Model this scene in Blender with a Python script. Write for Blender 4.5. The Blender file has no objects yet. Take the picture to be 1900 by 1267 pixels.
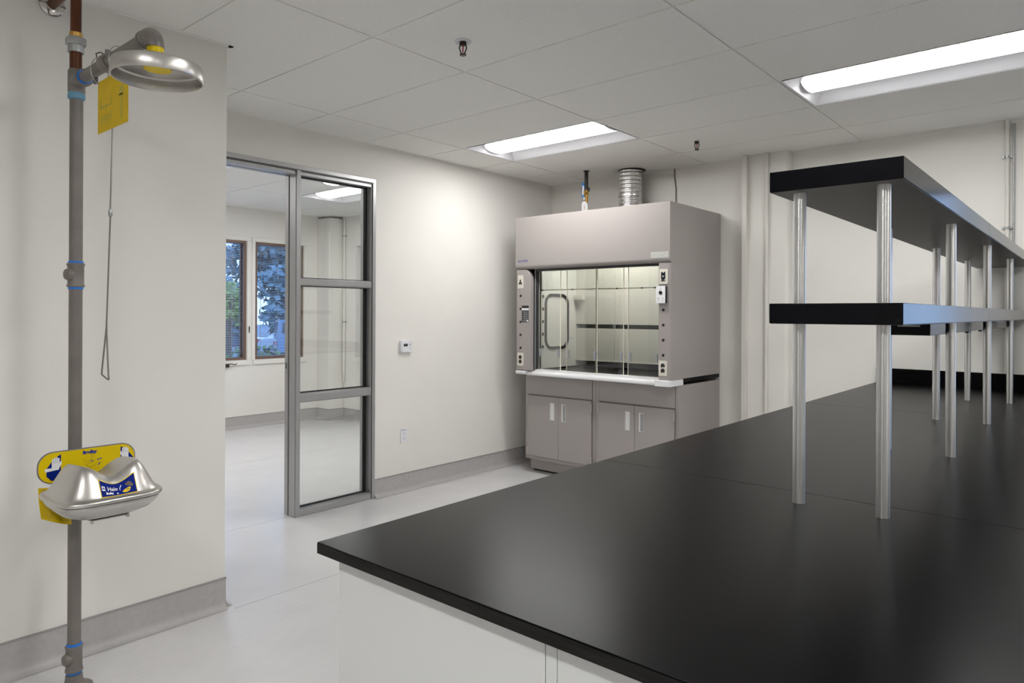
import bpy, math, random
from mathutils import Vector, Matrix
random.seed(7)
PI = math.pi
sc = bpy.context.scene
C = sc.collection
OFF = {}                       # world offset of every object's local frame

# ------------------------------------------------------------------ materials
def mat(name, col, rough=.5, metal=0., spec=.5, noise=0., nscale=20., bump=0., bscale=200., coat=0., stretch=None):
    m = bpy.data.materials.new(name); m.use_nodes = True
    nt = m.node_tree; b = nt.nodes['Principled BSDF']
    c = (col[0], col[1], col[2], 1)
    b.inputs['Base Color'].default_value = c
    b.inputs['Roughness'].default_value = rough
    b.inputs['Metallic'].default_value = metal
    b.inputs['Specular IOR Level'].default_value = spec
    if coat:
        b.inputs['Coat Weight'].default_value = coat
        b.inputs['Coat Roughness'].default_value = .12
    if noise or bump:
        tc = nt.nodes.new('ShaderNodeTexCoord'); mp = nt.nodes.new('ShaderNodeMapping')
        nt.links.new(tc.outputs['Object'], mp.inputs['Vector'])
        if stretch: mp.inputs['Scale'].default_value = stretch
    if noise:
        n = nt.nodes.new('ShaderNodeTexNoise'); n.inputs['Scale'].default_value = nscale; n.inputs['Detail'].default_value = 4
        nt.links.new(mp.outputs[0], n.inputs['Vector'])
        r = nt.nodes.new('ShaderNodeValToRGB')
        r.color_ramp.elements[0].position = .3; r.color_ramp.elements[1].position = .7
        r.color_ramp.elements[0].color = (c[0]*(1-noise), c[1]*(1-noise), c[2]*(1-noise), 1)
        r.color_ramp.elements[1].color = (min(1, c[0]*(1+noise)), min(1, c[1]*(1+noise)), min(1, c[2]*(1+noise)), 1)
        nt.links.new(n.outputs['Fac'], r.inputs[0]); nt.links.new(r.outputs[0], b.inputs['Base Color'])
    if bump:
        n2 = nt.nodes.new('ShaderNodeTexNoise'); n2.inputs['Scale'].default_value = bscale; n2.inputs['Detail'].default_value = 3
        nt.links.new(mp.outputs[0], n2.inputs['Vector'])
        bp = nt.nodes.new('ShaderNodeBump'); bp.inputs['Strength'].default_value = bump; bp.inputs['Distance'].default_value = .002
        nt.links.new(n2.outputs['Fac'], bp.inputs['Height']); nt.links.new(bp.outputs[0], b.inputs['Normal'])
    return m

def glass_mat(name, tint=(.95, .97, .96), ior=1.5, refl=1.):
    m = bpy.data.materials.new(name); m.use_nodes = True
    nt = m.node_tree; nt.nodes.clear()
    o = nt.nodes.new('ShaderNodeOutputMaterial'); mx = nt.nodes.new('ShaderNodeMixShader')
    t = nt.nodes.new('ShaderNodeBsdfTransparent'); t.inputs[0].default_value = (*tint, 1)
    g = nt.nodes.new('ShaderNodeBsdfGlossy'); g.inputs['Roughness'].default_value = .0
    g.inputs[0].default_value = (refl, refl, refl, 1)
    f = nt.nodes.new('ShaderNodeFresnel'); f.inputs[0].default_value = ior
    nt.links.new(f.outputs[0], mx.inputs[0]); nt.links.new(t.outputs[0], mx.inputs[1]); nt.links.new(g.outputs[0], mx.inputs[2])
    nt.links.new(mx.outputs[0], o.inputs[0])
    return m

def emit_mat(name, col, s):
    m = bpy.data.materials.new(name); m.use_nodes = True
    nt = m.node_tree; nt.nodes.clear()
    o = nt.nodes.new('ShaderNodeOutputMaterial'); e = nt.nodes.new('ShaderNodeEmission')
    e.inputs[0].default_value = (*col, 1); e.inputs[1].default_value = s
    nt.links.new(e.outputs[0], o.inputs[0])
    return m

def floor_mat():
    m = mat('floor_vinyl', (.61, .605, .61), .27, 0, .5, .025, 4, .03, 30)
    nt = m.node_tree; b = nt.nodes['Principled BSDF']
    src = b.inputs['Base Color'].links[0].from_socket
    tc = nt.nodes.new('ShaderNodeTexCoord')
    n2 = nt.nodes.new('ShaderNodeTexNoise'); n2.inputs['Scale'].default_value = 55; n2.inputs['Detail'].default_value = 5
    mp2 = nt.nodes.new('ShaderNodeMapping'); mp2.inputs['Scale'].default_value = (.15, 1, 1)
    nt.links.new(tc.outputs['Object'], mp2.inputs['Vector']); nt.links.new(mp2.outputs[0], n2.inputs['Vector'])
    mr = nt.nodes.new('ShaderNodeMapRange'); mr.inputs['From Min'].default_value = .3; mr.inputs['From Max'].default_value = .7
    mr.inputs['To Min'].default_value = .975; mr.inputs['To Max'].default_value = 1.02
    nt.links.new(n2.outputs['Fac'], mr.inputs['Value'])
    mu = nt.nodes.new('ShaderNodeMix'); mu.data_type = 'RGBA'; mu.blend_type = 'MULTIPLY'; mu.inputs[0].default_value = 1
    nt.links.new(src, mu.inputs[6]); nt.links.new(mr.outputs[0], mu.inputs[7])
    # welded sheet seams: thin grey lines running along the room
    sp = nt.nodes.new('ShaderNodeSeparateXYZ'); nt.links.new(tc.outputs['Object'], sp.inputs[0])
    def line(axis, pos):
        s = nt.nodes.new('ShaderNodeMath'); s.operation = 'SUBTRACT'; nt.links.new(sp.outputs[axis], s.inputs[0]); s.inputs[1].default_value = pos
        a = nt.nodes.new('ShaderNodeMath'); a.operation = 'ABSOLUTE'; nt.links.new(s.outputs[0], a.inputs[0])
        l = nt.nodes.new('ShaderNodeMath'); l.operation = 'LESS_THAN'; nt.links.new(a.outputs[0], l.inputs[0]); l.inputs[1].default_value = .003
        return l.outputs[0]
    acc = line(1, 3.18)
    for ax, p in ((1, 4.33), (1, 1.35), (1, 6.2)):
        mx = nt.nodes.new('ShaderNodeMath'); mx.operation = 'MAXIMUM'
        nt.links.new(acc, mx.inputs[0]); nt.links.new(line(ax, p), mx.inputs[1]); acc = mx.outputs[0]
    lim = nt.nodes.new('ShaderNodeMath'); lim.operation = 'GREATER_THAN'; nt.links.new(sp.outputs[0], lim.inputs[0]); lim.inputs[1].default_value = 1.66
    cut = nt.nodes.new('ShaderNodeMath'); cut.operation = 'MULTIPLY'; nt.links.new(acc, cut.inputs[0]); nt.links.new(lim.outputs[0], cut.inputs[1]); acc = cut.outputs[0]
    mm = nt.nodes.new('ShaderNodeMix'); mm.data_type = 'RGBA'
    nt.links.new(acc, mm.inputs[0]); nt.links.new(mu.outputs[2], mm.inputs[6]); mm.inputs[7].default_value = (.38, .385, .39, 1)
    nt.links.new(mm.outputs[2], b.inputs['Base Color'])
    return m

M = {}
M['wall'] = mat('wall_paint', (.765, .75, .715), .55, 0, .35, .015, 3, .05, 320)
M['tile'] = mat('ceiling_tile', (.82, .815, .79), .9, 0, .1, .03, 90, .2, 500)
M['grid'] = mat('ceiling_grid_paint', (.80, .80, .78), .6, 0, .2)
M['floor'] = floor_mat()
M['base'] = mat('cove_base_vinyl', (.42, .408, .405), .35, 0, .4, .05, 40)
M['base_cap'] = mat('cove_cap_grey', (.31, .30, .29), .4)
M['epoxy'] = mat('black_epoxy', (.002, .002, .0024), .28, 0, .08, .12, 8, .03, 60)
M['epoxy_cut'] = mat('black_epoxy_cut_edge', (.009, .0085, .008), .5, 0, .2, .5, 30, .5, 40, 0, (.3, .3, 3))
M['shelf'] = mat('black_phenolic', (.004, .004, .006), .16, 0, .15, .1, 6)
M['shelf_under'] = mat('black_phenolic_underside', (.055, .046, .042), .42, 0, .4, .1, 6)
M['steel'] = mat('polished_steel_post', (.70, .70, .695), .30, 1, .5, .04, 30, 0, 0, 0, (12, 12, .6))
_n = M['steel'].node_tree; _b = _n.nodes['Principled BSDF']; _t = _n.nodes.new('ShaderNodeTangent'); _t.direction_type = 'RADIAL'; _t.axis = 'Z'
_n.links.new(_t.outputs[0], _b.inputs['Tangent']); _b.inputs['Anisotropic'].default_value = .85; _b.inputs['Anisotropic Rotation'].default_value = .25
M['brushed'] = mat('brushed_stainless', (.58, .56, .535), .32, 1, .5, .05, 6)
M['pipe'] = mat('grey_coated_pipe', (.165, .148, .132), .42, 0, .5, .12, 14, .08, 120)
M['copper'] = mat('copper_pipe', (.10, .030, .010), .35, .5, .5, .35, 16, 0, 0, 0, (1, 1, .35))
M['brass'] = mat('brass', (.55, .32, .08), .35, .9)
M['zinc'] = mat('zinc_fitting', (.36, .37, .37), .4, .7, .5, .15, 60)
M['chrome'] = mat('chrome_plate', (.6, .58, .56), .12, 1)
M['seal'] = mat('blue_thread_seal', (.01, .17, .62), .4)
M['seal_pale'] = mat('pale_blue_thread_seal', (.13, .30, .43), .5)
M['yellow'] = mat('yellow_plastic', (.74, .54, .002), .4, 0, .2)
M['yellow_tag'] = mat('yellow_tag_plastic', (.64, .44, .002), .45, 0, .12, .03, 20)
M['tag_print'] = mat('olive_print', (.47, .40, .012), .5)
M['blue_print'] = mat('blue_print', (.002, .014, .19), .55, 0, .1)
M['navy'] = mat('navy_print', (.02, .03, .28), .4)
M['white_print'] = mat('white_print', (.82, .82, .84), .4)
M['line_print'] = mat('dark_line_print', (.25, .2, .03), .5)
M['sign_edge'] = mat('grey_sign_edge', (.24, .22, .24), .35, .5)
M['rod'] = mat('dull_steel_rod', (.22, .205, .19), .4, .6)
M['alu'] = mat('satin_aluminium', (.42, .42, .425), .34, .55, .5, .03, 4, 0, 0, 0, (8, 8, .4))
M['alu_dark'] = mat('aluminium_shadow_gap', (.10, .10, .10), .5, .3)
M['gasket'] = mat('black_gasket', (.008, .008, .009), .5)
M['glass'] = glass_mat('clear_glass', (.965, .975, .965), 1.5)
M['window_glass'] = glass_mat('blue_tinted_window_glass', (.84, .92, .99), 1.5)
M['sash_glass'] = glass_mat('sash_glass', (.965, .975, .965), 1.5)
M['glass_edge'] = mat('polished_glass_edge', (.80, .78, .66), .3)
M['hood'] = mat('taupe_powder_coat', (.345, .315, .303), .36, 0, .45, .01, 3, .03, 500)
M['liner'] = mat('hood_liner', (.70, .70, .66), .4, 0, .4)
M['baffle'] = mat('hood_baffle', (.66, .645, .59), .45, 0, .35)
M['slot'] = mat('baffle_slot_grey', (.20, .195, .185), .6)
M['white'] = mat('white_powder_coat', (.80, .80, .815), .3, 0, .5)
M['plate'] = mat('ivory_plate', (.68, .65, .58), .4)
M['black'] = mat('black_plastic', (.01, .01, .011), .35)
M['dark'] = mat('charcoal_plastic', (.045, .045, .048), .45)
M['grey'] = mat('grey_plastic', (.28, .29, .31), .4)
M['white_plastic'] = mat('white_plastic', (.74, .74, .78), .4)
M['red_led'] = mat('red_indicator', (.4, .05, .05), .4)
M['cert'] = mat('certification_label', (.52, .53, .50), .4)
M['cert_ink'] = mat('label_ink', (.33, .34, .33), .5)
M['pull'] = mat('brushed_pull', (.72, .72, .72), .35, .3)
M['pull_in'] = mat('pull_recess', (.30, .31, .31), .45, .3)
M['hinge'] = mat('hinge_metal', (.50, .46, .44), .35, .5)
M['cab'] = mat('white_cabinet_paint', (.70, .71, .70), .4, 0, .4)
M['foil'] = mat('foil_duct', (.80, .80, .80), .18, 1, .5, .08, 40, .9, 45)
M['pipe_white'] = mat('painted_conduit', (.70, .68, .64), .45)
M['black_iron'] = mat('black_iron', (.02, .018, .018), .4, .3)
M['cable'] = mat('grey_cable', (.20, .195, .19), .5)
M['paper'] = mat('white_paper', (.82, .82, .84), .7)
M['red_ink'] = mat('faded_red_ink', (.62, .30, .33), .6)
M['pan'] = mat('troffer_white', (.66, .66, .69), .35, 0, .4)
M['lens'] = emit_mat('led_lens', (1., .99, .97), 33.)
M['lens_flank'] = emit_mat('led_lens_flank', (1., .99, .98), 2.1)
M['added_hood_lens'] = emit_mat('added_hood_lamp_lens', (1., .97, .90), 24.)  # glow of the unseen lamp added inside the hood
M['led_end'] = mat('lens_end_cap', (.62, .63, .66), .4)
M['win_brown'] = mat('bronze_window_frame', (.19, .125, .095), .4, .3)
M['slat'] = mat('blind_slat', (.80, .86, .95), .4, 0, .5)
M['cord'] = mat('blind_cord', (.25, .30, .38), .6)
M['asphalt'] = mat('asphalt', (.34, .35, .36), .9, 0, .2, .2, 4)
M['leaf'] = mat('green_leaf', (.16, .27, .08), .6, 0, .3, .4, 3)
M['leaf_y'] = mat('yellow_green_leaf', (.40, .44, .12), .6, 0, .3, .35, 3)
M['leaf_hazy'] = mat('hazy_leaf', (.24, .33, .35), .6, 0, .3, .4, 2)  # distance haze painted into the leaf colour as pale blue-grey
M['bark'] = mat('bark', (.10, .075, .055), .9, 0, .2, .3, 20)
M['car_dark'] = mat('dark_blue_car_paint', (.07, .095, .14), .2, .3, .5, 0, 1, 0, 1, 1.)
M['car_white'] = mat('white_car_paint', (.75, .76, .78), .25, 0, .5, 0, 1, 0, 1, 1.)
M['car_blue'] = mat('slate_blue_car_paint', (.20, .28, .42), .25, .2, .5, 0, 1, 0, 1, 1.)
M['car_glass'] = mat('car_glass', (.03, .04, .05), .08, 0, .6)
M['tyre'] = mat('tyre', (.015, .015, .016), .8)
M['rim'] = mat('wheel_rim', (.55, .56, .58), .3, .8)
M['tail'] = mat('red_tail_lamp', (.6, .03, .05), .3)
M['stucco'] = mat('pale_stucco', (.75, .76, .76), .8, 0, .2, .05, 5)
M['bronze'] = mat('dark_bronze', (.07, .05, .04), .4, .7)

# ------------------------------------------------------------------ mesh builder
class MB:
    def __init__(s): s.v = []; s.f = []; s.m = []
    def add(s, v, f, mi=0):
        o = len(s.v); s.v += [tuple(p) for p in v]; s.f += [tuple(i+o for i in q) for q in f]; s.m += [mi]*len(f); return s
    def box(s, x0, x1, y0, y1, z0, z1, mi=0):
        x0, x1 = min(x0, x1), max(x0, x1); y0, y1 = min(y0, y1), max(y0, y1); z0, z1 = min(z0, z1), max(z0, z1)
        return s.add([(x0,y0,z0),(x1,y0,z0),(x1,y1,z0),(x0,y1,z0),(x0,y0,z1),(x1,y0,z1),(x1,y1,z1),(x0,y1,z1)],
              [(0,3,2,1),(4,5,6,7),(0,1,5,4),(1,2,6,5),(2,3,7,6),(3,0,4,7)], mi)
    def lathe(s, prof, o, ax=(0,0,1), n=32, mi=0, caps=True):
        ax = Vector(ax).normalized(); o = Vector(o)
        t = Vector((1,0,0)) if abs(ax.x) < .9 else Vector((0,1,0))
        a = ax.cross(t).normalized(); b = ax.cross(a)
        v = []; f = []
        for r, h in prof:
            for i in range(n):
                g = 2*PI*i/n; v.append(o+ax*h+(a*math.cos(g)+b*math.sin(g))*r)
        for k in range(len(prof)-1):
            for i in range(n):
                j = (i+1) % n; f.append((k*n+i, k*n+j, (k+1)*n+j, (k+1)*n+i))
        if caps:
            f.append(tuple(range(n))[::-1]); f.append(tuple((len(prof)-1)*n+i for i in range(n)))
        return s.add(v, f, mi)
    def cyl(s, p, q, r, n=24, mi=0, r2=None):
        p, q = Vector(p), Vector(q)
        return s.lathe([(r, 0), (r if r2 is None else r2, (q-p).length)], p, q-p, n, mi)
    def tube(s, path, r, n=12, mi=0, closed=False):
        P = [Vector(p) for p in path]; N = len(P); v = []; f = []
        prev = None
        for i in range(N):
            if closed: d = (P[(i+1) % N]-P[i-1]).normalized()
            else: d = (P[min(i+1, N-1)]-P[max(i-1, 0)]).normalized()
            if prev is None:
                t = Vector((0,0,1)) if abs(d.z) < .9 else Vector((1,0,0)); a = d.cross(t).normalized()
            else:
                a = (prev-d*prev.dot(d)).normalized()
            prev = a; b = d.cross(a)
            for k in range(n):
                g = 2*PI*k/n; v.append(P[i]+(a*math.cos(g)+b*math.sin(g))*r)
        for i in range(N if closed else N-1):
            j = (i+1) % N
            for k in range(n):
                l = (k+1) % n; f.append((i*n+k, i*n+l, j*n+l, j*n+k))
        if not closed:
            f.append(tuple(range(n))[::-1]); f.append(tuple((N-1)*n+k for k in range(n)))
        return s.add(v, f, mi)
    def prism(s, poly, fn, a, b, mi=0):
        """poly: 2D outline; fn(u, v, w) -> 3D; extruded from w=a to w=b"""
        n = len(poly)
        v = [fn(u, w, a) for u, w in poly]+[fn(u, w, b) for u, w in poly]
        f = [tuple(range(n))[::-1], tuple(range(n, 2*n))]+[(i, (i+1) % n, (i+1) % n+n, i+n) for i in range(n)]
        return s.add(v, f, mi)

YZ = lambda u, v, w: (w, u, v)      # outline in (Y,Z), extruded along X
XZ = lambda u, v, w: (u, w, v)      # outline in (X,Z), extruded along Y
XY = lambda u, v, w: (u, v, w)

def rrect(x0, x1, y0, y1, r, n=6):
    p = []
    for cx, cy, a in ((x1-r, y1-r, 0), (x0+r, y1-r, PI/2), (x0+r, y0+r, PI), (x1-r, y0+r, 1.5*PI)):
        for i in range(n+1):
            g = a+PI/2*i/n; p.append((cx+r*math.cos(g), cy+r*math.sin(g)))
    return p

def thing(name, label, cat, loc=(0,0,0), group=None):
    o = bpy.data.objects.new(name, None); C.objects.link(o); o.location = loc; OFF[o] = Vector(loc)
    o.empty_display_size = .05
    o['label'] = label; o['category'] = cat
    if group: o['group'] = group
    return o
def root(name, loc=(0,0,0)):
    o = bpy.data.objects.new(name, None); C.objects.link(o); o.location = loc; OFF[o] = Vector(loc); o.empty_display_size = .05
    o['kind'] = 'structure'; return o
def obj(name, mb, m, parent=None, bevel=0, smooth=35, seg=2, label=None, kind=None):
    me = bpy.data.meshes.new(name)
    off = OFF[parent] if parent else Vector((0,0,0))
    me.from_pydata([tuple(Vector(p)-off) for p in mb.v], [], mb.f); me.validate(); me.update()
    ms = m if isinstance(m, (list, tuple)) else [m]
    for q in ms: me.materials.append(M[q])
    if len(me.polygons) == len(mb.m): me.polygons.foreach_set('material_index', mb.m)
    import bmesh
    bm = bmesh.new(); bm.from_mesh(me); bmesh.ops.recalc_face_normals(bm, faces=bm.faces[:]); bm.to_mesh(me); bm.free()
    if smooth:
        me.polygons.foreach_set('use_smooth', [True]*len(me.polygons)); me.set_sharp_from_angle(angle=math.radians(smooth))
    o = bpy.data.objects.new(name, me); C.objects.link(o); OFF[o] = off
    if parent: o.parent = parent
    if bevel:
        b = o.modifiers.new('bevel', 'BEVEL'); b.width = bevel; b.segments = seg; b.limit_method = 'ANGLE'; b.angle_limit = math.radians(40)
        b.harden_normals = False
    if label: o['label'] = label
    if kind: o['kind'] = kind
    return o
def single(name, mb, m, label, cat, bevel=0, group=None, smooth=35):
    o = obj(name, mb, m, None, bevel, smooth); o['label'] = label; o['category'] = cat
    if group: o['group'] = group
    return o
def struct(name, mb, m, parent=None, bevel=0, smooth=35):
    o = obj(name, mb, m, parent, bevel, smooth)
    if parent is None: o['kind'] = 'structure'
    return o
def dup(r, loc, label=None):
    def cp(o, p):
        c = o.copy(); C.objects.link(c)
        if p is not None: c.parent = p
        for ch in list(o.children): cp(ch, c)
        return c
    c = cp(r, None); c.location = loc
    if label: c['label'] = label
    return c

def text2d(s, size, shear=0., bold=0.):
    cu = bpy.data.curves.new('lettering', 'FONT'); cu.body = s; cu.size = size; cu.shear = shear; cu.align_x = 'CENTER'; cu.align_y = 'CENTER'
    cu.offset = bold; cu.resolution_u = 3
    o = bpy.data.objects.new('lettering', cu); C.objects.link(o)
    dg = bpy.context.evaluated_depsgraph_get(); dg.update()
    me = bpy.data.meshes.new_from_object(o.evaluated_get(dg))
    v = [(p.co.x, p.co.y) for p in me.vertices]; f = [tuple(q.vertices) for q in me.polygons]
    bpy.data.objects.remove(o); bpy.data.curves.remove(cu); bpy.data.meshes.remove(me)
    return v, f
def textmb(mb, s, size, fn, shear=0., bold=0., mi=0):
    v, f = text2d(s, size, shear, bold); return mb.add([fn(a, b) for a, b in v], f, mi)

# ------------------------------------------------------------------ camera
F_PX, CX, CY, YAW, ROLL, EYE = 1285.25, 950., 581.1, .7098, .0044, 1.426
cam = bpy.data.cameras.new('camera'); co = bpy.data.objects.new('camera', cam); C.objects.link(co)
cam.sensor_fit = 'HORIZONTAL'; cam.sensor_width = 36; cam.lens = F_PX/1900*36
cam.shift_y = (CY-633.5)/1900; cam.clip_start = .02; cam.clip_end = 300
fw = Vector((math.cos(YAW), math.sin(YAW), 0)); rt = Vector((math.sin(YAW), -math.cos(YAW), 0)); up = Vector((0,0,1))
r2 = rt*math.cos(ROLL)+up*math.sin(ROLL); u2 = -rt*math.sin(ROLL)+up*math.cos(ROLL)
co.matrix_world = Matrix(((r2.x,u2.x,-fw.x,0),(r2.y,u2.y,-fw.y,0),(r2.z,u2.z,-fw.z,EYE),(0,0,0,1)))
sc.camera = co

# ------------------------------------------------------------------ room shell
HC = 2.7096                   # ceiling height
XB, YL, YN, XN = 5.575, 4.267, 3.23, 1.637
X0, Y0R = -3.5, -4.2          # unseen ends of the lab
YW = 8.08                     # far window wall of the neighbouring room
WZ0, WZ1 = .835, 2.305        # window opening heights
b = MB(); b.box(X0-.2, 5.9, Y0R-.2, YW+.2, -.12, 0); struct('floor', b, 'floor')
# ceiling: lay-in tiles dropping just below a narrow grid
def ceiling(name, xs, ys, holes):
    b = MB(); g = .009
    for i in range(len(xs)-1):
        for j in range(len(ys)-1):
            xc, yc = (xs[i]+xs[i+1])/2, (ys[j]+ys[j+1])/2
            if any(a[0] < xc < a[1] and a[2] < yc < a[3] for a in holes): continue
            b.box(xs[i]+g*.6, xs[i+1]-g*.6, ys[j]+g*.6, ys[j+1]-g*.6, HC, HC+.016, 0)
    for x in xs[1:-1]: b.box(x-.012, x+.012, ys[0], ys[-1], HC+.005, HC+.03, 1)
    for y in ys[1:-1]: b.box(xs[0], xs[-1], y-.012, y+.012, HC+.0055, HC+.031, 1)
    return struct(name, b, ['tile', 'grid'])
GX, GY, DX, DY = 5.069, 3.8176, .6096, 1.2192
LX = [GX-DX, GX-2*DX]         # front row of troffers spans this X range
xs = [XB+.003]+[GX-DX*k for k in range(0, 15)]; xs = sorted(x for x in xs if x > X0)
xs = [X0]+xs
ys = sorted([YL+.003]+[GY-DY*k for k in range(0, 7)]); ys = [Y0R]+[y for y in ys if y > Y0R+.05]
LIGHTS = []
for kx in (1, 5, 9):
    for ky in (0, 2, 4):
        x0, y1 = GX-DX*(kx+1), GY-DY*ky
        if kx > 1 and ky == 0: continue
        LIGHTS.append((x0, y1-DY))
ceiling('ceiling', xs, ys, [(a, a+DX, c, c+DY) for a, c in LIGHTS])
b = MB(); b.box(X0-.2, 5.9, Y0R-.2, YW+.3, HC+.26, HC+.36); struct('ceiling_slab', b, 'grid')
xs2 = sorted([3.05+DX*k for k in range(-8, 5)]); xs2 = [-2.2]+[x for x in xs2 if -2.1 < x < 5.55]+[5.603]
ys2 = [4.39, 5.571, 6.79, 8.009, YW+.003]
LB = [(3.05+2*DX, 5.571), (3.05-DX, 5.571), (3.05-4*DX, 5.571)]
ceiling('ceiling_room', xs2, ys2, [(a, a+DX, c, c+DY) for a, c in LB])

def wall_box(name, x0, x1, y0, y1, z0=0, z1=HC+.3):
    b = MB(); b.box(x0, x1, y0, y1, z0, z1); return struct(name, b, 'wall')
# left wall with the door and sidelight opening
OX0, OX1, OZ = 1.70, 3.352, 2.447
b = MB(); b.box(XN-.1, OX0, YL, YL+.12, 0, HC+.3); b.box(OX1, XB+.14, YL, YL+.12, 0, HC+.3); b.box(OX0, OX1, YL, YL+.12, OZ, HC+.3)
struct('wall_left', b, 'wall')
b = MB(); b.box(X0-.15, XN, YN, YL+.12, 0, HC+.3); struct('wall_near', b, 'wall')
# back wall with a daylight window beside the bench
WA, WB = -2.15, -.12
b = MB(); b.box(XB, XB+.18, WB, YL, 0, HC+.3); b.box(XB, XB+.18, Y0R-.15, WA, 0, HC+.3)
b.box(XB, XB+.18, WA, WB, 0, WZ0); b.box(XB, XB+.18, WA, WB, WZ1, HC+.3); struct('wall_back', b, 'wall')
wall_box('wall_right', X0-.15, XB+.18, Y0R-.15, Y0R)
wall_box('wall_rear', X0-.15, X0, Y0R, YN)
# neighbouring room
RW = [(3.28, 4.362), (4.476, 5.16)]   # its two windows
b = MB(); x = -2.35
for a, c in RW:
    b.box(x, a, YW, YW+.18, 0, HC+.3); b.box(a, c, YW, YW+.18, 0, WZ0); b.box(a, c, YW, YW+.18, WZ1, HC+.3); x = c
b.box(x, 5.78, YW, YW+.18, 0, HC+.3); struct('wall_far', b, 'wall')
RX = 5.60; SA, SB = 6.25, 7.52       # side window there
b = MB(); b.box(RX, RX+.18, YL+.12, SA, 0, HC+.3); b.box(RX, RX+.18, SB, YW, 0, HC+.3)
b.box(RX, RX+.18, SA, SB, 0, WZ0); b.box(RX, RX+.18, SA, SB, WZ1, HC+.3); struct('wall_side', b, 'wall')
wall_box('wall_end', -2.35, -2.2, YL+.12, YW)
b = MB(); b.prism(rrect(5.37, 5.60, 7.80, 8.08, .012, 3), XY, 0, HC-.03); struct('wall_corner_column', b, 'wall')
# rounded pilaster on the back wall
b = MB(); b.prism([(5.58, 1.885), (5.535, 1.885)]+[(5.535+.035*(math.cos(g)-0)-.035, 1.885+.035*(1-math.sin(g))) for g in [PI/2*i/8 for i in range(9)]][::-1][::-1][:0]
    + [(5.535-.035*math.sin(PI/2*i/8), 1.92-.035*math.cos(PI/2*i/8)) for i in range(1, 9)]+[(5.50, 2.262), (5.58, 2.262)], XY, 0, HC+.01)
struct('wall_pilaster', b, 'wall')

# cove base
def cove(name, p, q, nrm, h=.143):
    """flash-cove base along p->q (xy), nrm = direction into the room"""
    d = (Vector(q)-Vector(p)); L = d.length; d.normalize(); n = Vector(nrm)
    prof = [(0, h), (.005, h), (.005, h-.006)]; pr2 = [(.0045, h-.006), (.0045, .04)]
    arc = [(.0045+.036*(1-math.cos(PI/2*i/6)), .04-.0385*math.sin(PI/2*i/6)) for i in range(1, 7)]
    cap = [(0, h+.003), (.0065, h+.003), (.0065, h-.006), (0, h-.006)]
    fn = lambda u, v, w: (p[0]+n.x*u+d.x*w, p[1]+n.y*u+d.y*w, v)
    b = MB(); b.prism([(0, h-.006)]+pr2+arc+[(0, .0015)], fn, 0, L, 0); b.prism(cap, fn, 0, L, 1)
    return struct(name, b, ['base', 'base_cap'])
cove('baseboard_near', (X0, YN), (XN, YN), (0, -1))
cove('baseboard_near_end', (XN, YN-.005), (XN, YL), (1, 0))
cove('baseboard_left', (OX1, YL), (XB, YL), (0, -1))
cove('baseboard_back', (XB, Y0R), (XB, YL), (-1, 0))
cove('baseboard_far', (-2.2, YW), (5.37, YW), (0, -1))
cove('baseboard_column', (5.37, 7.80), (5.37, YW), (-1, 0))
cove('baseboard_column_face', (5.37, 7.80), (5.60, 7.80), (0, -1))
cove('baseboard_side', (RX, YL+.12), (RX, 7.80), (-1, 0))
# ceiling wall angles
b = MB(); b.box(X0, XN+.022, YN-.022, YN, HC-.004, HC+.012); b.box(XN, XN+.022, YN-.022, YL, HC-.004, HC+.012); struct('trim_1', b, 'grid')
b = MB(); b.box(XN, XB, YL-.02, YL, HC-.003, HC+.01); b.box(XB-.02, XB, Y0R, YL, HC-.003, HC+.01); struct('trim_2', b, 'grid')

# ------------------------------------------------------------------ door frame with glazed sidelight
dr = root('door_1', (3.0, YL, 0))
YF = YL-.006; YB = YL+.135
b = MB()
def member(b, x0, x1, z0, z1, vert=True):
    b.box(x0, x1, YF, YB, z0, z1)
# mullion between opening and sidelight: face fin, groove, main body, stop groove, rear body
b.box(2.668, 2.700, YF, YL+.03, 0, 2.412); b.box(2.675, 2.697, YL+.03, YL+.034, 0, 2.412, 1)
b.box(2.664, 2.700, YL+.004, YL+.078, 0, 2.412); b.box(2.672, 2.700, YL+.078, YL+.094, 0, 2.412, 1); b.box(2.664, 2.700, YL+.094, YB, 0, 2.412)
obj('mullion', b, ['alu', 'alu_dark'], dr, .0012)
b = MB(); b.box(OX0, OX1, YF, YL+.03, 2.418, OZ); b.box(OX0, OX1, YL-.001, YL+.03, 2.407, 2.418, 1); b.box(OX0, OX1, YL+.006, YL+.078, 2.385, 2.418)
b.box(OX0, OX1, YL+.078, YL+.094, 2.393, 2.418, 1); b.box(OX0, OX1, YL+.094, YB, 2.385, 2.447)
obj('frame_head', b, ['alu', 'alu_dark'], dr, .0012)
b = MB(); b.box(3.324, OX1, YF, YL+.03, 0, 2.418); b.box(3.319, 3.326, YL, YL+.03, 0, 2.415, 1); b.box(3.314, 3.345, YL+.004, YB, 0, 2.415)
obj('jamb', b, ['alu', 'alu_dark'], dr, .0012, label='jamb at the wall side of the glazed sidelight')
b = MB(); b.box(OX0, OX0+.035, YF, YL+.03, 0, 2.418); b.box(OX0, OX0+.04, YL+.004, YB, 0, 2.415)
obj('jamb', b, 'alu', dr, .0012, label='jamb on the far side of the door opening')
GXA, GXB = 2.700, 3.316
for i, (z0, z1) in enumerate(((.002, .043), (.800, .850), (1.619, 1.660))):
    b = MB(); b.box(GXA, GXB, YF+.004, YB-.01, z0, z1); b.box(GXA, GXB, YF+.012, YB-.02, z0-.006 if i else z0, z1+.006)
    obj('rail', b, 'alu', dr, .0012)
YG = YL+.066
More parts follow.
